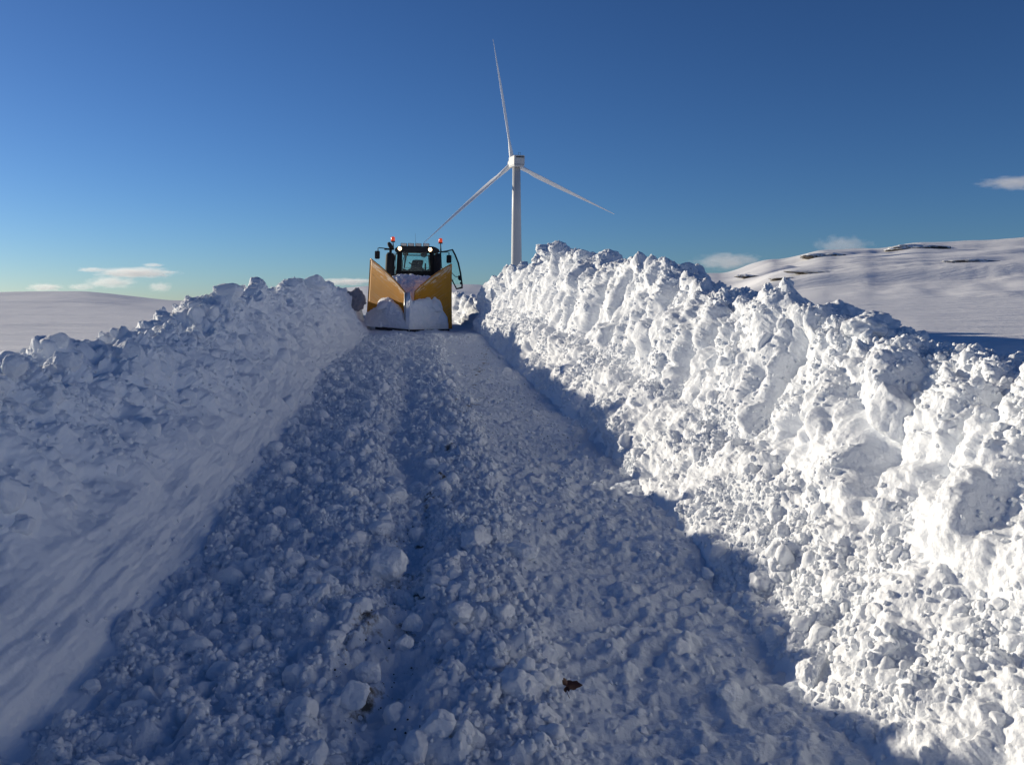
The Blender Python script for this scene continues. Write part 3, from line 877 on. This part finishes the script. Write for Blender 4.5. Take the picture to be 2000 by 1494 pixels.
trac.scale = (TS, TS, TS)
tag(trac, 'black tractor behind a tall yellow V-shaped snow plough, lamps lit, one cab door open', 'tractor')
TM = Matrix.Translation(TO) @ TM @ Matrix.Scale(TS, 4)

# plough: two mouldboards swept back from the nose
def wing(sd):
    x0, x1, y1 = (.17, 1.50, 1.42) if sd < 0 else (.16, 1.50, 1.42)
    h0, h1 = (1.36, 2.56) if sd < 0 else (1.42, 2.50)
    nu, nv = 26, 22
    V = []
    for face in (0, 1):
        for i in range(nu):
            s = i / (nu - 1)
            h = h0 + (h1 - h0) * (s ** .92) + .05 * math.sin(math.pi * s)
            for j in range(nv):
                t = j / (nv - 1)
                back = .26 * math.sin(math.pi * min(1, t * .95 + .05)) - .10 * t * t     # concave section, top curls forward
                x = sd * (x0 + (x1 - x0) * s)
                y = y1 * s + (x0 * .5) + back * .75 + face * .045
                x += sd * (.10 * (1 - t) * s - face * .02)
                if sd < 0: x -= .0
                V.append((x, y, .07 + (h - .07) * t))
    a = grid_faces(nu, nv); m = nu * nv
    F = [tuple(f) for f in a] + [tuple(reversed([k + m for k in f])) for f in a]
    for i in range(nu - 1):
        for j in (0, nv - 1):
            F.append((i * nv + j, (i + 1) * nv + j, (i + 1) * nv + j + m, i * nv + j + m))
    for j in range(nv - 1):
        for i in (0, nu - 1):
            F.append((i * nv + j, i * nv + j + 1, i * nv + j + 1 + m, i * nv + j + m))
    mb = MB(); mb.add(V, F)
    return mb, V, nu, nv
def pl_paint(sd):
    """orange-yellow paint with long scuffs under the top edge"""
    m, n, out = new_mat('mouldboard_paint')
    b = n.nodes.new('ShaderNodeBsdfPrincipled'); b.inputs['Roughness'].default_value = .55; b.inputs['Specular IOR Level'].default_value = .3
    tc = n.nodes.new('ShaderNodeTexCoord')
    mr0 = n.nodes.new('ShaderNodeMapping'); mr0.inputs['Rotation'].default_value = (0, R(sd * 37), 0)
    n.links.new(tc.outputs['Object'], mr0.inputs[0])
    mp = n.nodes.new('ShaderNodeMapping'); mp.inputs['Scale'].default_value = (.8, .8, 12)
    n.links.new(mr0.outputs[0], mp.inputs[0])
    nz = n.nodes.new('ShaderNodeTexNoise'); nz.inputs['Scale'].default_value = 1.6; nz.inputs['Detail'].default_value = 7
    n.links.new(mp.outputs[0], nz.inputs['Vector'])
    rp = n.nodes.new('ShaderNodeValToRGB'); rp.color_ramp.elements[0].position = .56; rp.color_ramp.elements[1].position = .66
    n.links.new(nz.outputs[0], rp.inputs[0])
    nb = n.nodes.new('ShaderNodeTexNoise'); nb.inputs['Scale'].default_value = 2.2; nb.inputs['Detail'].default_value = 6
    n.links.new(tc.outputs['Object'], nb.inputs['Vector'])
    mx = n.nodes.new('ShaderNodeMix'); mx.data_type = 'RGBA'; mx.inputs[6].default_value = (.70, .30, .008, 1); mx.inputs[7].default_value = (.52, .20, .008, 1)
    n.links.new(nb.outputs[0], mx.inputs[0])
    m2 = n.nodes.new('ShaderNodeMix'); m2.data_type = 'RGBA'; m2.inputs[7].default_value = (.62, .48, .30, 1)
    ml = n.nodes.new('ShaderNodeMath'); ml.operation = 'MULTIPLY'; ml.inputs[1].default_value = .22
    n.links.new(rp.outputs[0], ml.inputs[0]); n.links.new(ml.outputs[0], m2.inputs[0]); n.links.new(mx.outputs[2], m2.inputs[6])
    # paint rubbed pale along the top of the board, rusty scratches lower down
    at = n.nodes.new('ShaderNodeAttribute'); at.attribute_name = 'height'
    mr = n.nodes.new('ShaderNodeMapRange'); mr.inputs[1].default_value = .72; mr.inputs[2].default_value = .96; mr.inputs[3].default_value = -.22; mr.inputs[4].default_value = .10
    n.links.new(at.outputs['Fac'], mr.inputs[0])
    ns = n.nodes.new('ShaderNodeTexNoise'); ns.inputs['Scale'].default_value = 5; ns.inputs['Detail'].default_value = 8; ns.inputs['Roughness'].default_value = .7
    mps = n.nodes.new('ShaderNodeMapping'); mps.inputs['Scale'].default_value = (.5, .5, 3.5)
    n.links.new(mr0.outputs[0], mps.inputs[0]); n.links.new(mps.outputs[0], ns.inputs['Vector'])
    a1 = n.nodes.new('ShaderNodeMath'); a1.operation = 'ADD'; n.links.new(ns.outputs[0], a1.inputs[0]); n.links.new(mr.outputs[0], a1.inputs[1])
    r1 = n.nodes.new('ShaderNodeValToRGB'); r1.color_ramp.elements[0].position = .52; r1.color_ramp.elements[1].position = .62
    n.links.new(a1.outputs[0], r1.inputs[0])
    m3 = n.nodes.new('ShaderNodeMix'); m3.data_type = 'RGBA'; m3.inputs[7].default_value = (.80, .66, .48, 1)
    n.links.new(r1.outputs[0], m3.inputs[0]); n.links.new(m2.outputs[2], m3.inputs[6])
    r2 = n.nodes.new('ShaderNodeValToRGB'); r2.color_ramp.elements[0].position = .34; r2.color_ramp.elements[1].position = .40
    r2.color_ramp.elements[0].color = (.55, .55, .55, 1); r2.color_ramp.elements[1].color = (0, 0, 0, 1)
    n.links.new(ns.outputs[0], r2.inputs[0])
    m4 = n.nodes.new('ShaderNodeMix'); m4.data_type = 'RGBA'; m4.inputs[7].default_value = (.12, .05, .02, 1)
    n.links.new(r2.outputs[0], m4.inputs[0]); n.links.new(m3.outputs[2], m4.inputs[6])
    n.links.new(m4.outputs[2], b.inputs['Base Color'])
    n.links.new(b.outputs[0], out.inputs[0])
    return m
pl = empty('plough', (0, 0, 0)); pl.parent = trac
for sd in (-1, 1):
    mb, V, nu, nv = wing(sd)
    bo = mb.build('mouldboard', pl_paint(sd), pl, smooth=True)
    at_ = bo.data.attributes.new('height', 'FLOAT', 'POINT')
    at_.data.foreach_set('value', [(k % nv) / (nv - 1) for k in range(len(V))])
    topf = [Vector(V[i * nv + nv - 1]) for i in range(nu)]
    MB().tube([p + Vector((0, .02, 0)) for p in topf], .028, 8).build('top_flange', M_YEL, pl, smooth=True)
    ed = [Vector(V[(nu - 1) * nv + j]) for j in range(nv)]
    MB().tube([p + Vector((0, .03, 0)) for p in ed], .03, 6).build('end_plate', M_YEL, pl)
    mb = MB()
    for s in (.2, .5, .8):
        i = int(s * (nu - 1)); pts = [Vector(V[nu * nv + i * nv + j]) for j in range(nv)]
        mb.tube([p + Vector((0, .06, 0)) for p in pts], .05, 4)
    mb.build('rib', M_YEL, pl)
    mb = MB()
    a = Vector((sd * .02, -.40, .03)); b_ = Vector((sd * (1.25 if sd < 0 else 1.5), .93, .035))
    dr = (b_ - a).normalized()
    mb.prism([a + Vector((0, 0, -.06)), b_ + Vector((0, 0, -.06)), b_ + Vector((0, 0, .055)), a + Vector((0, 0, .055))], (0, .06, 0))
    mb.build('cutting_edge', M_EDGE, pl)
mb = MB(); mb.tube([(-.15, .0, .07), (-.16, -.02, .7), (-.17, .03, 1.40)], .05, 14)
mb.tube([(-.06, .12, .07), (-.06, .12, 1.30)], .03, 8)
mb.build('nose_post', M_STEEL, pl, smooth=True)
mb = MB(); mb.box((0, 1.0, .62), (.9, .9, .16)); mb.box((0, 1.7, .75), (.8, .5, .5)); mb.tube([(-.5, .7, .8), (-.2, 1.6, .8)], .05, 8); mb.tube([(.5, .7, .8), (.2, 1.6, .8)], .05, 8)
mb.build('mount', M_BLK, pl, bevel=.01)

def L(zx, zy, y):
    """from measured outline units of the front view to the tractor's own metres at depth y"""
    s = (31.5 + y) / 1700
    X = (680 + zx / 6.5 - 800) * s; Z = (600 - 440 - zy / 6.5) * s + .90 - y * .0314
    return Vector((X - Z * .04, y, Z + X * .04))

# body, chassis, wheels
mb = MB(); mb.prism([(-.46, 2.1, 1.0), (.46, 2.1, 1.0), (.46, 2.1, 1.55), (.30, 2.1, 1.72), (-.30, 2.1, 1.72), (-.46, 2.1, 1.55)], (0, 1.75, .12))
hood = mb.build('hood', M_BODY, trac, bevel=.03)
mb = MB()
for k in range(6): mb.box((0, 2.075, 1.08 + k * .09), (.62, .03, .03))
mb.build('grille', M_BLK, hood)
mb = MB(); mb.box((0, 3.6, .85), (.5, 4.0, .45)); mb.box((0, 2.9, .72), (1.5, .22, .2)); mb.box((0, 5.3, .85), (1.6, .35, .35))
mb.build('chassis', M_BLK, trac, bevel=.02)
def wheel(x, y, r, w):
    e = MB()
    prof = [(-w / 2, r * .55), (-w / 2, r * .90), (-w * .38, r * .97), (0, r), (w * .38, r * .97), (w / 2, r * .90), (w / 2, r * .55)]
    e.lathe((x, y, r), (1, 0, 0), prof, 48)
    wh = e.build('wheel', M_TYRE, trac, smooth=False)
    lg = MB()
    for k in range(22):
        a = 2 * math.pi * k / 22
        for sg in (-1, 1):
            M = Matrix.Translation((x, y, r)) @ Matrix.Rotation(a + (.14 if sg > 0 else 0), 4, 'X') @ Matrix.Translation((sg * w * .24, 0, r)) @ Matrix.Rotation(sg * R(40), 4, 'Z')
            lg.box((0, 0, 0), (w * .62, .05, .07), M)
    lg.build('tread', M_TYRE, wh)
    rm = MB(); rm.lathe((x, y, r), (1, 0, 0), [(-w * .36, .08), (-w * .38, r * .5), (-w * .45, r * .55), (w * .45, r * .55), (w * .38, r * .5), (w * .36, .08)], 32)
    rm.build('rim', M_STEEL, wh)
for x in (-.92, .92):
    wheel(x, 2.95, .68, .48); wheel(x, 5.3, .95, .62)
for sd in (-1, 1):
    mb = MB()
    pr = [(5.3 + 1.08 * math.cos(a), .97 + 1.08 * math.sin(a)) for a in [R(15 + 15 * k) for k in range(11)]]
    pi_ = [(5.3 + 1.02 * math.cos(a), .97 + 1.02 * math.sin(a)) for a in [R(15 + 15 * k) for k in range(11)]][::-1]
    mb.prism([Vector((sd * .70, p, q)) for p, q in pr + pi_], (sd * .50, 0, 0))
    mb.build('fender', M_BLK, trac, bevel=.008)

# cab
def post(a, b, c, d, y, dep, name='pillar'):
    return MB().prism([L(*a, y), L(*b, y), L(*c, y), L(*d, y)], (0, dep, 0)).build(name, M_BLK, trac, bevel=.01)
cab = empty('cab', (0, 0, 0)); cab.parent = trac
def cpart(mb, name, mat, bevel=0.0, smooth=False):
    return mb.build(name, mat, cab, bevel=bevel, smooth=smooth)
poly = lambda pts, y: [L(a, b, y) for a, b in pts]
# roof with a brow over the windscreen
mb = MB(); mb.prism(poly([(606, 345), (612, 318), (640, 300), (690, 288), (1060, 290), (1120, 300), (1160, 325), (1172, 352), (1150, 372), (1040, 368), (700, 362), (630, 372)], 3.62), (0, 2.05, .02))
cpart(mb, 'roof', M_BODY, .02)
# front pillars
for pts in ([(640, 365), (702, 362), (694, 640), (622, 640)], [(1040, 366), (1098, 368), (1110, 640), (1052, 640)]):
    cpart(MB().prism(poly(pts, 3.74), (0, .10, 0)), 'pillar', M_BLK, .01)
cpart(MB().prism(poly([(700, 560), (760, 585), (830, 560), (960, 560), (985, 590), (1052, 560), (1052, 650), (694, 650)], 3.80), (0, .18, 0)), 'dashboard', M_BLK, .01)
cpart(MB().prism(poly([(622, 600), (1110, 600), (1110, 830), (622, 830)], 3.86), (0, .06, 0)), 'firewall', M_BLK)
# rear pillars and rear window frame
for pts in ([(596, 372), (612, 372), (606, 640), (588, 640)], [(1120, 374), (1182, 374), (1176, 600), (1112, 600)]):
    cpart(MB().prism(poly(pts, 5.35), (0, .10, 0)), 'pillar', M_BLK, .01)
fr = MB()
o_ = [(735, 395), (1040, 395), (1052, 560), (715, 560)]; i_ = [(752, 408), (1022, 408), (1034, 556), (733, 556)]
for k in range(4):
    fr.prism(poly([o_[k], o_[(k + 1) % 4], i_[(k + 1) % 4], i_[k]], 5.40), (0, .05, 0))
cpart(fr, 'rear_window_frame', M_BLK)
cpart(MB().prism(poly([(600, 372), (1165, 374), (1150, 600), (604, 600)], 5.43), (0, .006, 0)), 'rear_window', M_GLASS)
cpart(MB().prism(poly([(702, 364), (1040, 366), (1052, 600), (696, 600)], 3.70), (0, .006, 0)), 'windscreen', M_GLASS)
# left side glass (door frame on that side, shut)
a0, a1, a2, a3 = L(622, 370, 3.8), L(598, 372, 5.3), L(590, 640, 5.3), L(612, 640, 3.8)
cpart(MB().prism([a0, a1, a2, a3], (.008, 0, 0)), 'side_window', M_GLASS)
for pts, r_ in (([L(640, 380, 3.95), L(612, 400, 4.2), L(604, 470, 4.25), L(600, 540, 4.25), L(620, 600, 4.1)], .018),
                ([L(735, 400, 5.3), L(705, 470, 5.3), L(702, 560, 5.3)], .016), ([L(760, 400, 5.2), L(742, 480, 5.2), L(722, 552, 5.2)], .010)):
    cpart(MB().tube(pts, r_, 8), 'grab_rail', M_BLK, smooth=True)
# lower rear body closing the cab below the glass
cpart(MB().prism(poly([(590, 590), (1180, 590), (1180, 860), (590, 860)], 5.38), (0, .08, 0)), 'rear_panel', M_BLK)
cpart(MB().box((-.02, 4.6, 1.35), (1.6, 1.5, .08)), 'floor', M_BLK)
cpart(MB().prism(poly([(932, 372), (1012, 372), (1006, 412), (985, 426), (950, 424), (930, 408)], 3.95), (0, .03, 0)), 'sun_visor', M_BLK, .008)
cpart(MB().prism(poly([(708, 366), (778, 366), (776, 400), (708, 404)], 3.98), (0, .03, 0)), 'radio_panel', M_BLK, .008)
# seat, wheel, levers
mb = MB(); mb.prism(poly([(820, 560), (812, 505), (830, 462), (870, 456), (930, 458), (966, 462), (960, 500), (950, 530), (955, 600), (825, 600)], 4.75), (0, .14, 0))
mb.box(L(885, 640, 4.5), (.52, .5, .14)); mb.prism(poly([(760, 580), (826, 556), (826, 590), (765, 610)], 4.6), (0, .4, 0))
st = mb.build('seat', M_SEAT, cab, bevel=.03)
mb = MB()
cw = L(870, 560, 4.15)
ring = [cw + Vector((.21 * math.cos(a), .12 * math.sin(a), .16 * math.sin(a))) for a in [2 * math.pi * k / 24 for k in range(25)]]
mb.tube(ring, .016, 6, caps=False); mb.tube([cw, cw + Vector((0, -.25, -.45))], .03, 8); mb.tube([ring[0], ring[12]], .012, 6)
cpart(mb, 'steering_wheel', M_BLK, smooth=True)
cpart(MB().prism(poly([(980, 500), (998, 500), (1000, 600), (976, 600)], 4.3), (0, .1, 0)), 'armrest', M_BLK)
cpart(MB().tube([L(785, 492, 4.2), L(815, 512, 4.3), L(830, 600, 4.35)], .022, 6), 'control_lever', M_BLK)
cpart(MB().tube([L(1042, 560, 4.3), L(1046, 620, 4.3)], .03, 6), 'control_lever', M_BLK)
# exhaust stack (left of the windscreen) and air intake (right of it)
mb = MB()
mb.tube([L(540, 900, 3.55), L(545, 640, 3.55), L(552, 400, 3.55), L(556, 372, 3.55)], [.19, .195, .17, .11], 20)
mb.tube([L(556, 372, 3.55), L(560, 322, 3.55)], .055, 14)
mb.tube([L(572, 322, 3.52), L(562, 300, 3.5), L(545, 268, 3.48), L(531, 246, 3.46)], [.06, .085, .085, .05], 16)
mb.build('exhaust_stack', M_BLK, trac, smooth=True)
mb = MB()
mb.tube([L(1140, 900, 3.55), L(1142, 640, 3.55), L(1138, 420, 3.55), L(1134, 384, 3.55)], [.14, .145, .13, .10], 20)
mb.build('air_intake', M_BLK, trac, smooth=True)
# mirrors
def mirror(cx, cy, sd, hx, hy):
    mb = MB(); mb.prism(poly([(cx - 30, cy - 44), (cx - 22, cy - 50), (cx + 24, cy - 50), (cx + 33, cy - 42), (cx + 31, cy + 40), (cx + 22, cy + 50), (cx - 20, cy + 50), (cx - 32, cy + 42)], 3.45), (0, .10, 0))
    m = mb.build('mirror', M_BLK, trac, bevel=.015)
    MB().prism(poly([(cx - 26, cy - 40), (cx + 27, cy - 40), (cx + 27, cy + 40), (cx - 26, cy + 40)], 3.552), (0, .004, 0)).build('mirror_glass', M_CHR, m)
    MB().tube([L(cx + (10 if sd < 0 else 0), cy - 40, 3.5), L(cx + (10 if sd < 0 else 0), cy - 82, 3.5), L(cx + sd * -24, cy - 88, 3.5), L(hx, hy, 3.62)], .018, 8).build('mirror_arm', M_BLK, m, smooth=True)
mirror(392, 400, -1, 600, 330); mirror(1286, 446, 1, 1160, 360)
MB().tube([L(480, 328, 3.52), L(600, 328, 3.62)], .035, 8).build('bracket', M_BLK, trac)
# amber-red beacons
for bx, by0, by1 in ((588, 236, 330), (1180, 250, 352)):
    b_ = MB().tube([L(bx + 4, by1, 3.7), L(bx + 3, (by0 + by1) / 2, 3.7), L(bx, by0 - 4, 3.7)], [.035, .022, .02], 10).build('beacon', M_BLK, trac, smooth=True)
    MB().lathe(L(bx, by0, 3.7), (0, 0, 1), [(-.015, .085), (.015, .09), (.03, .075)], 20).build('collar', M_BLK, b_, smooth=True)
    MB().lathe(L(bx, by0, 3.7), (0, 0, 1), [(.03, .072), (.05, .078), (.15, .074), (.18, .062), (.20, .03)], 24).build('lens', M_BEACON, b_, smooth=True)
# bar with four work lamps on the roof
lb = MB().tube([L(678, 292, 3.7), L(1095, 296, 3.7)], .018, 8).build('light_bar', M_BLK, trac)
for k, cx in enumerate((722, 812, 904, 1002)):
    c = L(cx, 270, 3.62)
    pts = [c + Vector((.125 * max(-1, min(1, 1.35 * math.cos(a))), 0, .058 * max(-1, min(1, 1.3 * math.sin(a))))) for a in [2 * math.pi * q / 20 for q in range(20)]]
    lm = MB().prism(pts, (0, .12, 0)).build('work_lamp', M_BLK, lb, bevel=.01)
    pts2 = [c + (p - c) * .90 + Vector((0, -.006, 0)) for p in pts]
    MB().prism([c + (p - c) * .86 + Vector((0, -.016, 0)) for p in pts], (0, .02, 0)).build('lens', M_CHR, lm)
# lit headlights under the roof brow
for cx, cy in ((672, 320), (1050, 330)):
    c = L(cx, cy, 3.55)
    h = MB().lathe(c + Vector((0, .12, 0)), (0, -1, 0), [(0, .05), (.06, .09), (.13, .10), (.135, .078), (.12, .075)], 24).build('headlight', M_BLK, trac, smooth=False)
    MB().lathe(c, (0, -1, 0), [(-.02, .075), (.012, .068), (.03, .04), (.034, .01)], 24).build('lens', M_LIT, h, smooth=True)
# open door, hinged at the rear, seen at the right
dr_o = [(1172, 352), (1250, 340), (1335, 320), (1372, 388), (1412, 490), (1440, 620), (1458, 760), (1458, 812), (1374, 828), (1352, 780), (1318, 715), (1290, 670), (1240, 600), (1185, 560)]
dr_i = [(1188, 366), (1250, 356), (1322, 338), (1354, 398), (1392, 494), (1420, 622), (1440, 760), (1440, 792), (1384, 808), (1364, 772), (1330, 706), (1302, 664), (1250, 594), (1196, 552)]
door = MB()
n = len(dr_o)
for k in range(n):
    door.prism(poly([dr_o[k], dr_o[(k + 1) % n], dr_i[(k + 1) % n], dr_i[k]], 4.6), (0, .05, 0))
door = door.build('open_door', M_BLK, trac)
MB().prism(poly(dr_i, 4.62), (0, .006, 0)).build('pane', M_GLASS, door)
mb = MB(); mb.prism(poly([(1400, 652), (1440, 645), (1444, 715), (1412, 712), (1398, 690)], 4.56), (0, .07, 0))
mb.tube([L(1400, 665, 4.58), L(1370, 668, 4.58), L(1345, 645, 4.58), L(1315, 612, 4.58), L(1290, 605, 4.58)], .014, 8)
mb.prism(poly([(1422, 735), (1446, 728), (1446, 764), (1424, 760)], 4.57), (0, .05, 0))
mb.build('handle', M_BLK, door)
# thin whip aerial
MB().tube([L(868, 290, 4.4), L(866, 130, 4.4)], [.006, .003], 5).build('aerial', M_BLK, trac)

# ---- snow carried by the plough: three heaps lying on it
def heap(name, top, base_z, yfun, depth, label, x0, x1, seed, ycap=None):
    nu, nv = 150, 120
    xs = np.linspace(x0, x1, nu)
    tx = np.array([L(a, b, 1.0).x for a, b in top]); tz = np.array([L(a, b, 1.0).z for a, b in top])
    H = np.interp(xs, tx, tz)
    th = np.linspace(0, math.pi, nv)
    P = np.zeros((nu, nv, 3))
    for j, t in enumerate(th):
        fz = np.sin(t * .5 * 2) if False else np.sin(np.minimum(t, math.pi) / 1.0 * .5 * 1.0) ** .8
        yy = yfun(xs)
        u = t / math.pi
        # 0: front foot, up the steep front, over the top, down the back to the board
        f = np.clip(u / .62, 0, 1); b = np.clip((u - .62) / .38, 0, 1)
        P[:, j, 0] = xs
        P[:, j, 1] = yy - depth * (1 - f ** 2.2) * 1.0 + b * .16
        P[:, j, 2] = base_z + (H - base_z) * (np.sin(f * math.pi / 2) ** 1.0) * (1 - .5 * b * b)
    N = sheet_normals(P)
    if N[nu // 2, nv // 4, 1] > 0: N = -N
    env = np.minimum(1, 6 * np.minimum(np.linspace(0, 1, nu), 1 - np.linspace(0, 1, nu)))[:, None]
    D = .06 * fbm(P, .5, 4, seed) + .03 * billow(P, .25, 3, seed + 9) + .4 * .10 * lumps(P, .10, seed + 4, .3) + .012 * fbm(P, .06, 2, seed + 7)
    P = P + N * (D * env * .9)[..., None]
    V = P.reshape(-1, 3); F = grid_faces(nu, nv).tolist()
    # close the underside and the back
    n0 = len(V)
    Vw = np.array([(TM @ Vector(v))[:] for v in V])
    o = np_mesh(name, Vw, F, M_SNOWF)
    return tag(o, label, 'snow heap', 'heaps of snow carried by the plough')
yw = lambda x: np.abs(x) * .95 + .10
heap('snow_heap', [(205, 1230), (235, 1135), (300, 1090), (360, 1060), (430, 1000), (500, 972), (560, 960), (640, 1010), (700, 1075), (735, 1180), (742, 1240)], .07, yw, .42, 'heap of shaded snow against the left wing of the yellow plough', -1.78, -.10, 71)
heap('snow_heap', [(715, 1000), (730, 880), (800, 850), (812, 960), (830, 975), (860, 955), (930, 932), (1040, 920), (1065, 960), (1100, 1015), (1180, 1060), (1240, 1130), (1268, 1180), (1276, 1260)], .07, yw, .42, 'larger heap of shaded snow against the right wing of the yellow plough', -.14, 1.46, 83)
# snow on the bonnet behind the wings
nu, nv = 140, 120
u = np.linspace(-1, 1, nu)[:, None]; v = np.linspace(-1, 1, nv)[None, :]
Xh = 1.22 * u + 0 * v; Yh = 2.05 + 1.45 * v + 0 * u
tz = np.interp(Xh, [-1.2, -.85, -.5, 0, .5, .9, 1.2], [1.55, 1.95, 2.02, 2.06, 2.02, 2.02, 1.6])
edge = np.clip(1 - np.abs(v) ** 3.5, 0, 1) * np.clip(1 - np.abs(u) ** 6, 0, 1)
slope = smooth(-1, .35, v)
Zh = .75 + (tz - .75) * edge ** .4 * (.42 + .58 * slope)
P = np.stack([Xh, Yh, Zh], -1)
P[..., 2] += .07 * fbm(P, .5, 4, 95) + .05 * billow(P, .22, 4, 96) * edge
Vw = np.array([(TM @ Vector(w))[:] for w in P.reshape(-1, 3)])
tag(np_mesh('snow_heap', Vw, grid_faces(nu, nv), M_SNOWF), 'snow piled over the bonnet between the plough wings and the windscreen', 'snow heap', 'heaps of snow carried by the plough')

# ------------------------------------------------------------------ small low clouds far behind the hills
def cloud_mat(name, dens, seed):
    m, n, out = new_mat(name)
    pv = n.nodes.new('ShaderNodeVolumePrincipled')
    pv.inputs['Color'].default_value = (1, .98, .96, 1)
    pv.inputs['Anisotropy'].default_value = .3
    tc = n.nodes.new('ShaderNodeTexCoord')
    ln = n.nodes.new('ShaderNodeVectorMath'); ln.operation = 'LENGTH'; n.links.new(tc.outputs['Object'], ln.inputs[0])
    mp = n.nodes.new('ShaderNodeMapping'); mp.inputs['Location'].default_value = (seed * 3.7, seed, 0); mp.inputs['Scale'].default_value = (1.6, 1, .9)
    n.links.new(tc.outputs['Object'], mp.inputs[0])
    nz = n.nodes.new('ShaderNodeTexNoise'); nz.inputs['Scale'].default_value = 2.2; nz.inputs['Detail'].default_value = 6; nz.inputs['Roughness'].default_value = .6
    n.links.new(mp.outputs[0], nz.inputs['Vector'])
    # density = noise - distance from the middle
    a = n.nodes.new('ShaderNodeMath'); a.operation = 'MULTIPLY_ADD'; a.inputs[1].default_value = -.62; n.links.new(ln.outputs['Value'], a.inputs[0]); n.links.new(nz.outputs[0], a.inputs[2])
    mr = n.nodes.new('ShaderNodeMapRange'); mr.inputs[1].default_value = -.02; mr.inputs[2].default_value = .28; mr.inputs[3].default_value = 0; mr.inputs[4].default_value = dens
    n.links.new(a.outputs[0], mr.inputs[0]); n.links.new(mr.outputs[0], pv.inputs['Density'])
    n.links.new(pv.outputs[0], out.inputs['Volume'])
    return m
D_CL = 9000.0
CLOUDS = [  # bearing, height, half width, half height (in units of the view's tangent), density, label
    (94, 562, 44, 9, 1, 'lowest pale cloud just above the snowfield at the far left'),
    (165, 561, 36, 7, .6, 'faint thin cloud between the two low left clouds'),
    (222, 552, 62, 13, 1, 'middle cream-coloured cloud of the left group, below the longest one'),
    (188, 528, 38, 6, .7, 'small thin streak at the left tip of the longest cloud'),
    (272, 534, 95, 12, 1.2, 'longest cream-coloured cloud of the left group'),
    (304, 519, 26, 4.5, .8, 'tiny wisp of cloud above the longest left cloud'),
    (317, 561, 30, 11, 1.1, 'small puffy cloud at the right of the left group'),
    (682, 551, 75, 8, .9, 'low flat cloud just left of the yellow plough'),
    (1640, 482, 66, 22, .9, 'rounded cloud rising behind the left end of the hill'),
    (1420, 512, 88, 18, .9, 'wide low cloud between the bank crest and the hill'),
    (1985, 362, 105, 15, .8, 'wispy cloud higher up at the right edge of the sky')]
for k, (px, py, w, h, dn, lab) in enumerate(CLOUDS):
    u = (px - 1000) / 1700; v = (600 - py) / 1700
    V, F = ICO[4]
    sx, sz = w / 1700 * D_CL * .98, h / 1700 * D_CL * 1.1
    o = np_mesh('cloud', V, F, cloud_mat('cloud_vapour', .0060 * dn / max(sz / 60, .5), k + 1))
    o.location = (u * D_CL, D_CL, v * D_CL); o.scale = (sx, sx * .5, sz)
    tag(o, lab, 'cloud', 'small clouds low over the horizon')
